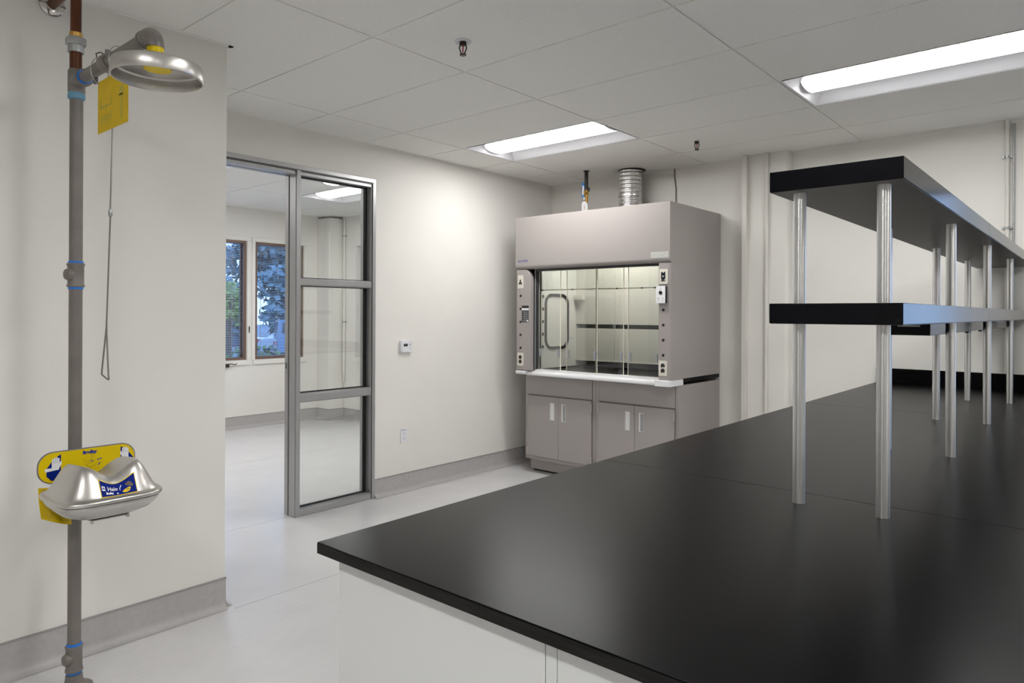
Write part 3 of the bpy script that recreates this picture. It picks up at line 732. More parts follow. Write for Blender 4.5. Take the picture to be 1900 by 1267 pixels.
# white airfoil sill
def sill_prof(x0, z0, z1):
    return [(4.875, z0+.012), (x0+.045, z0+.004), (x0+.012, z0), (x0+.002, z0+.008), (x0, z0+.022), (x0+.004, z1-.008), (x0+.014, z1-.001), (x0+.03, z1), (4.875, z1)]
b = MB(); b.prism(sill_prof(4.715, .8795, .921), XZ, 2.578, 3.88); b.box(4.74, 4.80, 2.58, 3.808, .921, .937); sl = obj('airfoil_sill', b, 'white', fh, .001, 40)
b = MB(); b.prism(sill_prof(4.684, .889, .925), XZ, 3.868, HY0+.003); obj('sill_end', b, 'white', sl, .001, 40)
pe = [(4.885, HY1-.006), (4.70, HY1-.006)]+[(4.70-.03*math.sin(PI/2*i/6), HY1+.024-.03*math.cos(PI/2*i/6)) for i in range(1, 7)]+[(4.67, 2.592), (4.885, 2.592)]
b = MB(); b.prism(pe, XY, .880, .9265); obj('sill_end', b, 'white', sl, .003, 40)
b = MB(); b.box(4.889, 5.546, HY1-.0005, HY1+.003, .899, .9255); obj('counter_edge', b, 'epoxy', fh)
# lettering and certificate plate
b = MB(); textmb(b, 'ILLUNSI', .030, lambda u, v: (HX-.0006, 3.893-u*1.08, 1.8835+v*.78), .35, .0006); obj('maker_lettering', b, 'navy', fh, smooth=0)
p = on_post('certificate_plate', 2.628, 2.481, 1.846, 1.893, .001, 'cert', fh, .001, HX)
b = MB()
for k, segs in enumerate((((2.615, 2.597), (2.59, 2.55), (2.545, 2.505)), ((2.625, 2.58), (2.57, 2.49)), ((2.62, 2.59), (2.58, 2.52)), ((2.625, 2.60), (2.59, 2.555), (2.55, 2.485)))):
    for a, c in segs: b.box(HX-.0016, HX-.001, c, a, 1.882-k*.0105, 1.8845-k*.0105)
obj('plate_text', b, 'cert_ink', p)

# hood base cabinets
def hood_cab(y0, y1, label, dspl, ends):
    """y0 > y1; dspl = meeting line of the two doors"""
    x = 4.825
    t = thing('fume_hood_cabinet', label, 'cabinet', (x, (y0+y1)/2, 0), 'taupe cabinets under the fume hood')
    b = MB(); b.box(x, 5.55, y1, y0, .124, .878); obj('body', b, 'hood', t, .001)
    b = MB(); b.box(4.898, 5.53, y1+.002, y0-.002, .022, .124); obj('toe_kick', b, 'hood', t)
    b = MB(); b.box(4.93, 5.50, y1+.01, y0-.01, 0, .024); obj('kick_shade_block', b, 'black', t)  # black block standing for the shaded gap under the toe kick
    ya, yb = ends
    b = MB(); b.box(x-.004, x+.001, yb, ya, .705, .866); obj('apron_panel', b, 'hood', t, .0008)
    b = MB(); b.box(x-.0008, x+.001, yb-.003, ya+.003, .702, .869); obj('apron_shade_line', b, 'dark', t)  # dark sheet that paints the shadow line around the apron
    b = MB(); g = .0025
    b.box(x-.001, x+.001, yb-g, ya+g, .158, .698); obj('door_shade_line', b, 'dark', t)  # dark backing sheet, shade painted into the gaps around the doors
    for a, c, hy0, hy1, hy in ((ya, dspl+.0015, 3.688 if ya > 3.5 else 2.930, 3.639 if ya > 3.5 else 2.884, ya), (dspl-.0015, yb, 3.560 if ya > 3.5 else 2.802, 3.520 if ya > 3.5 else 2.760, yb)):
        b = MB(); b.box(x-.019, x-.001, c, a, .161, .695); d = obj('door', b, 'hood', t, .0012)
        b = MB(); b.prism(rrect(hy1, hy0, .495, .645, .002, 2), YZ, x-.0192, x-.0225); p = obj('recessed_pull', b, 'pull', d, .0006)
        b = MB(); r = (hy0+hy1)/2
        if hy == yb: b.box(x-.0235, x-.0222, hy1+.003, r+.006, .500, .640)
        else: b.box(x-.0235, x-.0222, hy0-.006, hy0-.003, .500, .640)
        obj('pull_recess', b, 'pull_in', p)
        for z in (.20, .64):
            b = MB(); s = .004 if hy == ya else -.004
            b.cyl((x-.021, hy+s*.4, z-.03), (x-.021, hy+s*.4, z+.03), .0055, 10); obj('hinge', b, 'hinge', d)
    return t
hood_cab(HY0, 3.2235, 'taupe two-door fume hood cabinet in the wall corner', 3.596, (3.941, 3.257))
hood_cab(3.2215, HY1, 'taupe two-door fume hood cabinet nearer the black bench', 2.843, (3.185, 2.499))

# duct, gas line, cable
t = thing('exhaust_duct', 'silver flexible foil duct rising from the fume hood into the ceiling', 'duct', (5.39, 3.24, HT))
prof = []; n = 60
for i in range(n+1):
    h = (HC-.012-HT)*i/n; prof.append((.103+.0035*math.sin(i*PI/2.5), h))
b = MB(); b.lathe(prof, (5.39, 3.24, HT), n=40); obj('flexible_hose', b, 'foil', t, smooth=60)
b = MB(); b.lathe([(.1115, 0), (.1115, .012)], (5.39, 3.24, HT+.20), n=40); obj('strap', b, 'foil', t)
b = MB(); b.lathe([(.124, -.003), (.124, .002)], (5.405, 3.235, HC), n=36); obj('opening_dark_disc', b, 'black', t)  # black disc painted as the dark hole cut in the tile
gx, gy = 5.16, 3.558
t = thing('gas_pipe', 'black iron gas pipe with a blue-handled valve above the fume hood', 'pipe', (gx, gy, HT))
b = MB(); b.cyl((gx, gy, HC-.004), (gx, gy, 2.53), .0165, 18); obj('iron_pipe', b, 'black_iron', t)
b = MB(); b.lathe([(.028, 0), (.026, -.008)], (gx, gy, HC-.0005), n=20); obj('escutcheon', b, 'black_iron', t)
b = MB(); b.lathe([(.019, 0), (.021, -.01), (.021, -.05), (.017, -.07), (.015, -.11)], (gx, gy, 2.535), n=18); b.lathe([(.018, -.02), (.018, .02)], (gx-.02, gy, 2.508), (1, 0, 0), 16); vb = obj('valve_body', b, 'brass', t)
b = MB(); b.lathe([(.024, 0), (.024, -.012)], (gx+.004, gy-.008, 2.54), (.76, .65, 0), 18); obj('union', b, 'black_iron', t)
b = MB(); P = Vector((gx-.035, gy+.012, 0))
b.prism([(-.012, 2.47), (.012, 2.47), (.013, 2.59), (.006, 2.60), (-.010, 2.60)], lambda u, v, w: (P.x+.6*u-.76*w, P.y-.76*u-.65*w, v), 0, .008)
vh = obj('valve_handle', b, 'seal', t, .002)
b = MB(); b.prism([(-.007, 2.49), (.007, 2.49), (.008, 2.57), (-.006, 2.57)], lambda u, v, w: (P.x+.6*u-.76*w, P.y-.76*u-.65*w, v), .008, .0095); obj('handle_print', b, 'white_print', vh)
b = MB(); b.lathe([(.016, 0), (.013, .012)], (gx-.035, gy+.002, 2.452), (-.76, -.65, 0), 14); obj('outlet_nipple', b, 'zinc', t)
b = MB(); b.cyl((gx, gy, 2.43), (gx, gy, HT), .011, 12); obj('drop_pipe', b, 'zinc', t)
def strip(name, cx, cy, pts, label, cat, m, grp=None):
    pass
b = MB()
Q = [(-.022, 2.42), (0, 2.435), (.022, 2.42), (.030, 2.38), (.024, 2.30), (.020, 2.272), (-.014, 2.272), (-.020, 2.33), (-.026, 2.38)]
b.prism(Q, lambda u, v, w: (gx-.03+.65*u-.76*w, gy-.76*u-.65*w, v), 0, .002)
tg = single('paper_tag', b, 'paper', 'white paper tag with faded red letters hanging from the gas valve', 'tag')
b = MB(); textmb(b, 'GAS', .02, lambda u, v: (gx-.0325+.65*(-v)-.0, gy-.76*(-v)-.0022, 2.375+u*.9), 0, .0005)
tg2 = obj('faded_lettering', b, 'red_ink', None, smooth=0); tg2.parent = tg
b = MB(); textmb(b, 'LINE', .02, lambda u, v: (gx-.0325+.65*(-v), gy-.76*(-v)-.0022, 2.315+u*.9), 0, .0005)
tg2 = obj('faded_lettering', b, 'red_ink', None, smooth=0); tg2.parent = tg
b = MB(); b.tube([(XB-.006, 2.90, HC-.002), (XB-.006, 2.90, 2.64), (XB-.006, 2.885, 2.52), (XB-.006, 2.885, 2.30), (XB-.006, 2.89, 2.0), (XB-.006, 2.89, .147)], .006, 10)
single('cable', b, 'cable', 'grey cable dropping from the ceiling behind the fume hood', 'cable')

# ------------------------------------------------------------------ emergency shower
PX, PY, LZE = .908, 2.948, .741
sh = thing('emergency_shower', 'grey emergency shower riser with a stainless drench head and copper supply', 'shower', (PX, PY, 0))
R = .0225
b = MB(); b.cyl((PX, PY, .02), (PX, PY, 2.30), R, 28); obj('riser_pipe', b, 'pipe', sh)
b = MB(); b.lathe([(.062, 0), (.062, .012), (.045, .02), (.034, .03), (.030, .038), (.028, .06), (.0235, .062)], (PX, PY, .0005), n=32); fl = obj('floor_flange', b, 'pipe', sh)
b = MB(); d = Vector((.62, -.78, 0)); b.cyl(Vector((PX, PY, .047))+d*.020, Vector((PX, PY, .047))+d*.0285, .005, 10); obj('set_screw', b, 'black', fl)
def coupling(z0, z1, lab):
    b = MB(); r = .0285
    b.lathe([(r-.001, z0), (r+.0015, z0+.002), (r+.0015, z0+.008), (r-.001, z0+.012), (r-.001, z1-.012), (r+.0015, z1-.008), (r+.0015, z1-.002), (r-.001, z1)], (PX, PY, 0), n=32)
    zc = (z0+z1)/2+.002; b.lathe([(.024, 0), (.023, .028), (.019, .036), (.010, .040)], (PX, PY, zc), (-.98, -.2, 0), 24)
    c = obj('pipe_tee', b, 'pipe', sh, label=lab)
    for z, s in ((z0, -1), (z1, 1)):
        b = MB(); b.lathe([(.0255, 0), (.0255, s*.007), (.0228, s*.0085)], (PX, PY, z), n=28); obj('thread_seal', b, 'seal', c, label='blue thread seal ring')
b = MB(); b.lathe([(.026, LZE-.04), (.030, LZE-.036), (.030, LZE+.036), (.026, LZE+.04)], (PX, PY, 0), n=28); b.lathe([(.022, 0), (.022, .032)], (PX, PY, LZE), (0, -1, 0), 20); obj('eyewash_tee', b, 'pipe', sh)
coupling(1.517, 1.607, 'capped tee halfway up the riser'); coupling(.072, .170, 'capped tee just above the floor flange')
b = MB(); b.lathe([(.0245, 2.222), (.029, 2.226), (.0295, 2.235), (.027, 2.25)], (PX, PY, 0), n=28); b2 = b
o = obj('thread_seal', b, 'seal_pale', sh, label='pale blue thread seal under the top tee')
b = MB(); b.lathe([(.027, 2.246), (.029, 2.25), (.029, 2.328), (.026, 2.334)], (PX, PY, 0), n=32); b.lathe([(.027, 0), (.027, .06), (.032, .062), (.032, .08), (.0265, .083)], (PX, PY, 2.29), (0, -1, 0), 28)
obj('top_tee', b, 'pipe', sh)
b = MB(); b.lathe([(.0255, .082), (.0255, .092)], (PX, PY, 2.29), (0, -1, 0), 28); obj('thread_seal', b, 'seal', sh, label='blue thread seal on the arm')
b = MB(); b.cyl((PX, PY-.08, 2.29), (PX, 2.285, 2.29), .0215, 28); obj('arm', b, 'pipe', sh)
HYC = 2.243
b = MB(); path = [(PX, 2.325, 2.29), (PX, 2.288, 2.29)]+[(PX, 2.288-.034*math.sin(g), 2.29-.034+.034*math.cos(g)) for g in [PI/2*i/8 for i in range(1, 9)]]+[(PX, 2.254, 2.252)]
b.tube(path, .0275, 24); b.lathe([(.0285, 0), (.0285, .010)], (PX, 2.254, 2.2465), n=28); b.lathe([(.0285, 0), (.0285, .012)], (PX, 2.318, 2.29), (0, 1, 0), 28); obj('elbow', b, 'pipe', sh, smooth=50)
# drench head
hz = 2.147; RH = .1315; HXC = PX+.006
prof = [(.002, .0485), (.03, .0485), (.10, .0475), (.124, .0465), (.129, .044), (RH, .039), (RH, .003), (RH-.0015, .0), (RH-.0045, .0), (RH-.006, .003), (RH-.006, .036), (RH-.012, .040), (.05, .042), (.002, .042)]
b = MB(); b.lathe(prof, (HXC, HYC, hz), n=64, caps=False); hd = obj('drench_head', b, 'brushed', sh, smooth=30)
b = MB(); b.lathe([(.018, 2.193), (.0195, 2.205), (.0235, 2.222), (.0245, 2.247)], (PX+.002, HYC+.008, 0), n=24); obj('head_neck', b, 'yellow', hd, label='yellow neck')
b = MB(); b.lathe([(.040, 0), (.040, .006), (.03, .012)], (HXC, HYC, hz+.031), n=32); obj('spray_disc', b, 'yellow', hd, label='yellow spray disc')
# supply
b = MB(); b.cyl((PX-.003, PY, 2.33), (PX-.003, PY, 2.402), .0205, 24); b.cyl((PX-.003, PY, 2.445), (PX-.003, PY, 2.615), .0185, 24)
b.tube([(PX-.003, PY, 2.61)]+[(PX-.003, PY+.045-.045*math.cos(g), 2.615+.045*math.sin(g)) for g in [PI/2*i/8 for i in range(9)]]+[(PX-.003, YN-.002, 2.66)], .0185, 24); obj('copper_pipe', b, 'copper', sh)
b = MB(); b.lathe([(.0205, 2.455), (.0215, 2.458), (.0215, 2.472), (.0195, 2.474)], (PX-.003, PY, 0), n=24); obj('solder_collar', b, 'brass', sh)
b = MB()
b.lathe([(.026, 2.398), (.0265, 2.40), (.0265, 2.425), (.024, 2.428)], (PX-.003, PY, 0), n=28); b.lathe([(.033, 2.425), (.035, 2.428), (.035, 2.450), (.033, 2.454), (.021, 2.456)], (PX-.003, PY, 0), (0, 0, 1), 6); obj('union_nut', b, 'zinc', sh, smooth=25)
b = MB(); b.lathe([(.0195, -.001), (.0195, -.018), (.023, -.018), (.025, -.011), (.040, -.009), (.0455, -.006), (.047, -.001)], (PX-.003, YN, 2.66), (0, 1, 0), 36, caps=False); wf = obj('wall_flange', b, 'chrome', sh)
b = MB(); b.box(PX-.05, PX-.022, YN-.0118, YN-.003, 2.659, 2.661); b.box(PX+.016, PX+.044, YN-.0118, YN-.003, 2.659, 2.661); obj('split_line', b, 'dark', wf)
# valve behind the tag, pull rod
b = MB(); b.lathe([(.026, 0), (.030, .01), (.030, .05), (.026, .06)], (PX, 2.67, 2.29), (0, -1, 0), 20); b.cyl((PX, 2.64, 2.31), (PX, 2.64, 2.335), .008, 12); obj('ball_valve', b, 'pipe', sh)
b = MB(); xr = PX+.012
b.tube([(xr, 2.66, 2.335), (xr, 2.630, 2.33), (xr, 2.627, 2.30), (xr, 2.627, 2.06), (xr, 2.643, 1.782)], .0026, 10); b.tube([(xr, 2.642, 1.76), (xr, 2.655, 1.60), (xr, 2.672, 1.392)], .0026, 10); pr_ = obj('pull_rod', b, 'rod', sh)
b = MB(); b.lathe([(.005, 0), (.0065, .004), (.0065, .020), (.005, .026)], (xr, 2.6425, 1.757), n=12); obj('rod_coupler', b, 'zinc', pr_)
b = MB(); b.tube([(xr, 2.672, 1.395), (xr, 2.674, 1.37), (xr-.001, 2.712, 1.215), (xr, 2.716, 1.203), (xr, 2.712, 1.200), (xr+.003, 2.664, 1.186), (xr+.003, 2.657, 1.188), (xr+.002, 2.659, 1.20), (xr+.001, 2.674, 1.35), (xr, 2.673, 1.39)], .0028, 10); obj('pull_handle', b, 'rod', pr_)

# hanging yellow sign
XS = PX+.001
t = thing('hanging_sign', 'yellow sign plate hanging from the shower arm on wire rings', 'sign', (XS, 2.60, 2.25))
b = MB(); b.prism([(2.728, 2.056), (2.462, 2.056), (2.462, 2.232), (2.458, 2.240), (2.725, 2.240), (2.728, 2.236)], YZ, XS-.0012, XS+.0012); obj('plate', b, 'yellow_tag', t)
b = MB(); SF = XS-.0013
sfn = lambda u, v: (SF-.0002, 2.595-u, 2.15+v)
def sbox(b, a, c, z0, z1): b.box(SF-.0005, SF+.0003, a, c, z0, z1)
sbox(b, 2.705, 2.698, 2.143, 2.175); sbox(b, 2.705, 2.602, 2.140, 2.147); sbox(b, 2.609, 2.602, 2.147, 2.180); sbox(b, 2.655, 2.649, 2.126, 2.140)
obj('pictogram', b, 'tag_print', t, smooth=0); b = MB(); sbox(b, 2.53, 2.495, 2.155, 2.186); sbox(b, 2.52, 2.505, 2.06+.012, 2.15); sbox(b, 2.538, 2.500, 2.150, 2.160)
obj('show_through_column', b, 'tag_print', t, smooth=0); b = MB(); textmb(b, 'Bradley', .042, lambda u, v: (SF-.0003, 2.648+u*.78, 2.102+v), 0, .0006)
obj('show_through_print', b, 'tag_print', t, smooth=0)
for y in (2.715, 2.55):
    b = MB(); b.tube([(XS+.027*math.cos(a)*1.05, y, 2.279+.047*math.sin(a)) for a in [2*PI*i/24 for i in range(24)]], .0016, 6, 0, True); obj('wire_ring', b, 'zinc', t)
b = MB(); b.tube([(XS-.01, 2.715, 2.325), (XS-.012, 2.716, 2.338), (XS, 2.712, 2.345), (XS+.008, 2.70, 2.338)], .0022, 6); b.box(XS-.012, XS-.003, 2.722, 2.742, 2.236, 2.258); obj('wire_twist', b, 'dark', t)

# ------------------------------------------------------------------ eyewash
ew = thing('eyewash_station', 'stainless covered eyewash bowl with a yellow hand sign on the shower riser', 'eyewash', (PX, PY, .80))
LCX, LCY, LA, LB_, LZ = .915, 2.694, .167, .158, .789
def srad(u, v, e=4.0): return (abs(u)**e+abs(v)**e)**(1/e)
def hump(u, v):
    r = srad(u, v)
    if r >= .945: return 0.
    q = min(1., (.945-r)/.43); s = q*q*(3-2*q)*.55+math.sin(q*PI/2)*.45
    dip = 1-.50*math.exp(-(u/.34)**2)*(.75+.25*max(0, min(1, (v+.6))))
    side = .94+.10*min(1, abs(u)/.55)
    return .104*s*dip*side*(1-.10*v)
def lid_pt(u, v, off=0.):
    x, y, z = LCX+LA*u, LCY+LB_*v, LZ+.006+hump(u, v)
    if off:
        e = 1e-3; p = Vector((x, y, z))
        du = Vector((LA*e, 0, hump(u+e, v)-hump(u, v))); dv = Vector((0, LB_*e, hump(u, v+e)-hump(u, v)))
        nn = du.cross(dv).normalized(); p += nn*off; return tuple(p)
    return (x, y, z)
NR, NA = 30, 72
def spt(r, a):
    c, s = math.cos(a), math.sin(a); k = r/srad(c, s); return c*k, s*k
v = [lid_pt(0, 0)]; f = []
for i in range(1, NR+1):
    r = 1.0*i/NR
    for j in range(NA): v.append(lid_pt(*spt(r, 2*PI*j/NA)))
for j in range(NA):
    f.append((0, 1+j, 1+(j+1) % NA))
for i in range(NR-1):
    for j in range(NA):
        k = (j+1) % NA; f.append((1+i*NA+j, 1+(i+1)*NA+j, 1+(i+1)*NA+k, 1+i*NA+k))
# rolled rim
o0 = 1+(NR-1)*NA; base = len(v)
for rr, dz in ((1.018, -.003), (1.022, -.009), (1.012, -.014), (.97, -.014)):
    for j in range(NA):
        u, w = spt(rr, 2*PI*j/NA); v.append((LCX+LA*u, LCY+LB_*w, LZ+.006+dz))
rings = [o0]+[base+NA*q for q in range(4)]
for q in range(4):
    for j in range(NA):
        k = (j+1) % NA; f.append((rings[q]+j, rings[q+1]+j, rings[q+1]+k, rings[q]+k))
b = MB(); b.add(v, f); ld = obj('lid', b, 'brushed', ew, smooth=60)
v = []; f = []
prof = [(.93, -.0165), (.965, -.0165), (.97, -.019), (.958, -.024), (.93, -.034), (.80, -.056), (.58, -.072), (.40, -.079), (.30, -.081)]
for rr, dz in prof:
    for j in range(NA):
        u, w = spt(rr, 2*PI*j/NA); v.append((LCX+LA*u, LCY+LB_*w, LZ+dz+.004))
for q in range(len(prof)-1):
    for j in range(NA):
        k = (j+1) % NA; f.append((q*NA+j, (q+1)*NA+j, (q+1)*NA+k, q*NA+k))
f.append(tuple((len(prof)-1)*NA+j for j in range(NA)))
b = MB(); b.add(v, f); bw = obj('bowl', b, 'brushed', ew, smooth=60)
b = MB(); b.prism(rrect(LCX-.06, LCX+.062, LCY-.075, LCY+.06, .012, 3), XY, LZ-.076, LZ-.080); b.box(LCX-.06, LCX-.052, LCY-.08, LCY-.065, LZ-.086, LZ-.074); b.box(LCX+.054, LCX+.062, LCY-.08, LCY-.065, LZ-.086, LZ-.074); obj('bottom_bracket', b, 'brushed', bw, .001)
b = MB(); b.cyl((LCX, LCY+.10, LZ-.045), (LCX, PY-.034, LZ-.045), .017, 20); obj('mounting_pipe', b, 'pipe', ew)
# decal on the lid front
def decal(s, t, off):      # s -1..1 across, t 0..1 up the front face
    uu = .045+.345*s; edge = .035*(s*s)+.005*s
    vv = -.912+(.195+edge)*t
    return lid_pt(uu, vv, off)
def decal_patch(s0, s1, t0, t1, off, ns=22, nt=10):
    b = MB(); v = [decal(s0+(s1-s0)*i/ns, t0+(t1-t0)*j/nt, off) for j in range(nt+1) for i in range(ns+1)]
    b.add(v, [(j*(ns+1)+i, j*(ns+1)+i+1, (j+1)*(ns+1)+i+1, (j+1)*(ns+1)+i) for j in range(nt) for i in range(ns)]); return b
dc = obj('lid_label', decal_patch(-1, 1, 0, 1, .0006), 'yellow', ld, smooth=60, label='blue label with a yellow border')
obj('label_field', decal_patch(-.955, .955, .055, .945, .0011), 'blue_print', dc, smooth=60)
b = MB(); textmb(b, 'Halo', .36, lambda u, w: decal(-.33+u*.80, .54+w, .0024), 0, .006); textmb(b, 'Bradley', .20, lambda u, w: decal(-.52+u*.62, .25+w, .0026), 0, .014)
def dq(pts, off=.0016, mi=0): b.add([decal(s, t, off) for s, t in pts], [tuple(range(len(pts)))], mi)
dq([(-.89, .42), (-.72, .42), (-.72, .66), (-.89, .66)])
dq([(-.13, .14), (-.05, .14), (-.05, .24), (-.13, .24)])
dq([(.06, .56), (.14, .72), (.20, .74), (.12, .58)]); dq([(.05, .40), (.08, .40), (.09, .56), (.06, .56)])
obj('label_print', b, 'white_print', dc, smooth=0)
b = MB()
dq([(-.86, .48), (-.81, .48), (-.81, .6), (-.86, .6)], .0020); dq([(-.79, .48), (-.75, .48), (-.75, .6), (-.79, .6)], .0020)
obj('label_mark', b, 'blue_print', dc, smooth=0)
b = MB()
dq([(.16, .26), (.34, .38), (.52, .42), (.66, .40), (.60, .24), (.46, .16), (.28, .16)]); dq([(.36, .70), (.60, .74), (.74, .62), (.82, .46), (.74, .40), (.56, .50), (.42, .58)], .0016, 1)
dq([(.36, .33), (.54, .35), (.60, .31), (.44, .28)], .0020, 2); dq([(.66, .66), (.72, .62), (.76, .50), (.72, .50)], .0020, 2)
obj('label_picture', b, ['yellow', 'bronze', 'black'], dc, smooth=0)
# hand sign
YS = 2.9195; SXA, SXB, SZ0, SZ1 = .778, 1.110, .795, .9125
b = MB(); b.prism(rrect(SXA, SXB, SZ0, SZ1, .052, 10), XZ, YS-.001, YS+.004); sg = obj('hand_sign', b, 'sign_edge', ew)
b = MB(); b.prism(rrect(SXA+.004, SXB-.004, SZ0+.004, SZ1-.004, .049, 10), XZ, YS-.0018, YS-.001); obj('sign_face', b, 'yellow', sg)
def flat(b, pts, d, mi=0): b.add([(x, YS-d, z) for x, z in pts], [tuple(range(len(pts)))], mi)
b = MB()
for x0, s in ((.853, -1), (1.056, 1)):
    arc = [(x0, SZ0+.010)]+[(x0, SZ1-.016)]
    P = [(x0, SZ1-.012), (x0+s*.015, SZ1-.022), (x0+s*.032, SZ1-.040), (x0+s*.046, SZ1-.060), (x0+s*.046, SZ0+.03), (x0+s*.03, SZ0+.012), (x0, SZ0+.012)]
    b = MB(); flat(b, P, .0022); obj('hand_panel', b, 'blue_print', sg, smooth=0)
PANELS = []
def hand(cx, cz, s, sc_=1.):
    pp = lambda pts: [(cx+s*x*sc_, cz+z*sc_) for x, z in pts]
    flat(b, pp([(-.012, -.020), (.011, -.020), (.0125, .004), (-.0125, .004)]), .0026)
    for k, L in enumerate((.021, .025, .0265, .023)):
        x = -.0125+k*.0064; flat(b, pp([(x, .0041), (x+.0056, .002), (x+.0060, L*.9), (x+.0045, L), (x+.0015, L), (x+.0004, L*.9)]), .0026)
    flat(b, pp([(.0105, -.016), (.019, -.001), (.0195, .010), (.016, .011), (.0105, .0)]), .0030)
    flat(b, pp([(-.034, -.024), (.010, -.020), (.008, -.010), (-.034, -.012)]), .0033) if cx < .9 else None
for a in ((.836, .865, 1), (1.073, .872, -1, .95)):
    b = MB(); hand(*a); obj('hand_print', b, 'white_print', sg, smooth=0)
b = MB(); textmb(b, 'Bradley', .016, lambda u, w: (.948+u*.95, YS-.0024, .8945+w), 0, .0012); flat(b, [(.952, .8575), (.962, .8600), (.962, .8625), (.952, .8600)], .0024); flat(b, [(.972, .860), (.990, .864), (.990, .8675), (.972, .8635)], .0024); flat(b, [(.974, .838), (.980, .842), (.985, .850), (.981, .851)], .0024)
obj('sign_lettering', b, 'navy', sg, smooth=0)
b = MB()
for pth in (((.928, .870), (.937, .860), (.958, .862)), ((.930, .853), (.938, .848), (.962, .858)), ((.958, .885), (.957, .875), (.950, .866)), ((.936, .848), (.945, .838), (.962, .840), (.966, .846)), ((.958, .838), (.972, .848), (.990, .852)), ((.945, .838), (.958, .826), (.982, .832))):
    b.tube([(x, YS-.0022, z) for x, z in pth], .0006, 5)
b.box(.936, .962, YS-.0023, YS-.0018, .8865, .8872); b.box(.972, .978, YS-.0023, YS-.0018, .888, .889)
obj('sign_drawing', b, 'line_print', sg, smooth=0)

# curled inspection tag hanging below the sign
b = MB(); v = []; NS, NT = 16, 12
for j in range(NT+1):
    tt = j/NT
    for i in range(NS+1):
        s = i/NS
        x = .776+.084*s+.012*tt*s; z = .793-(.103+.036*s)*tt-.004*s; y = 2.895-.05*math.sin(s*2.4)*(.4+.6*tt)-.035*tt*tt*(1-s)
        v.append((x, y, z))
n1 = len(v); v2 = [(x, y+.0007, z) for x, y, z in v]
f = []
for j in range(NT):
    for i in range(NS):
        a = j*(NS+1)+i; q = (a, a+1, a+NS+2, a+NS+1); f.append(q); f.append(tuple(n1+k for k in q[::-1]))
b.add(v+v2, f)
tg = single('inspection_tag', b, 'yellow_tag', 'curled yellow inspection tag with ruled rows hanging behind the eyewash bowl', 'tag', smooth=60)
b = MB()
def tpt(s, tt): 
    x = .776+.084*s+.012*tt*s; z = .793-(.103+.036*s)*tt-.004*s; y = 2.895-.05*math.sin(s*2.4)*(.4+.6*tt)-.035*tt*tt*(1-s); return (x, y-.0006, z)
for k in range(12):
    t0 = .22+k*.062; b.tube([tpt(.05+.9*i/10, t0) for i in range(11)], .0005, 4)
for s in (.3, .55, .8): b.tube([tpt(s, .22+.7*i/8) for i in range(9)], .0005, 4)
for k in range(3): b.tube([tpt(.12+.5*i/6, .07+.04*k) for i in range(7)], .0009, 4)
o = obj('ruled_rows', b, 'line_print', None, smooth=0); o.parent = tg

# ------------------------------------------------------------------ outdoors
b = MB(); b.box(-60, 90, YW+.25, 130, -1.3, -1.1); b.box(XB+.5, 90, -60, YW+.25, -1.3, -1.1); struct('ground', b, 'asphalt')
def foliage(b, c, rad, n, sz, mi=0, seed=1):
    rnd = random.Random(seed)
    for _ in range(n):
        d = Vector((rnd.gauss(0, 1), rnd.gauss(0, 1), rnd.gauss(0, 1))).normalized()*(.55+.45*rnd.random())
        p = Vector(c)+Vector((d.x*rad[0], d.y*rad[1], d.z*rad[2])); a = Vector((rnd.gauss(0, 1), rnd.gauss(0, 1), rnd.gauss(0, 1))).normalized()*sz; q = a.orthogonal().normalized()*sz*.6
        b.add([p-a, p+q, p+a, p-q], [(0, 1, 2, 3)], mi)
def tree(x, y, h, rad, label, m, seed, n=900, sz=.35, lo=.55):
    t = thing('tree', label, 'tree', (x, y, -1.1), 'trees across the car park')
    b = MB(); b.lathe([(.22, 0), (.16, h*.45), (.06, h*.8)], (x, y, -1.1), n=10)
    for k in range(4):
        a = k*1.6+seed; b.tube([(x, y, -1.1+h*.4), (x+rad*.35*math.cos(a), y+rad*.35*math.sin(a), -1.1+h*.6), (x+rad*.6*math.cos(a), y+rad*.6*math.sin(a), -1.1+h*.75)], .07, 6)
    obj('trunk', b, 'bark', t)
    b = MB(); rnd = random.Random(seed)
    for k in range(7):
        a = k*2.4; rr = rad*.45*(k > 0); foliage(b, (x+rr*math.cos(a), y+rr*math.sin(a), -1.1+h*(lo+.35*rnd.random())), (rad*.55, rad*.55, h*.2), n//7, sz, 0, seed*10+k)
    obj('crown', b, m, t, smooth=0, kind=None)
tree(18.9, 37.0, 4.5, 1.25, 'yellow-green street tree by the pale building', 'leaf_y', 3, 1100, .16)
tree(35.0, 60.0, 13.0, 5.0, 'tall dark tree behind the yellow-green tree', 'leaf_hazy', 4, 1500, .5)
tree(47.0, 66.0, 12.0, 5.0, 'dark spreading tree behind the white car', 'leaf_hazy', 5, 1200, .5)
tree(21.0, 62.0, 16.0, 5.5, 'tallest dark tree beyond the pale building', 'leaf_hazy', 6, 1400, .5)
tree(31.5, 49.0, 8.0, 4.0, 'low bushy tree filling the gap behind the white car', 'leaf_hazy', 8, 2600, .36, .25)
tree(27.0, 55.0, 7.5, 3.2, 'low bushy tree behind the dark sedan', 'leaf_hazy', 9, 2000, .36, .25)
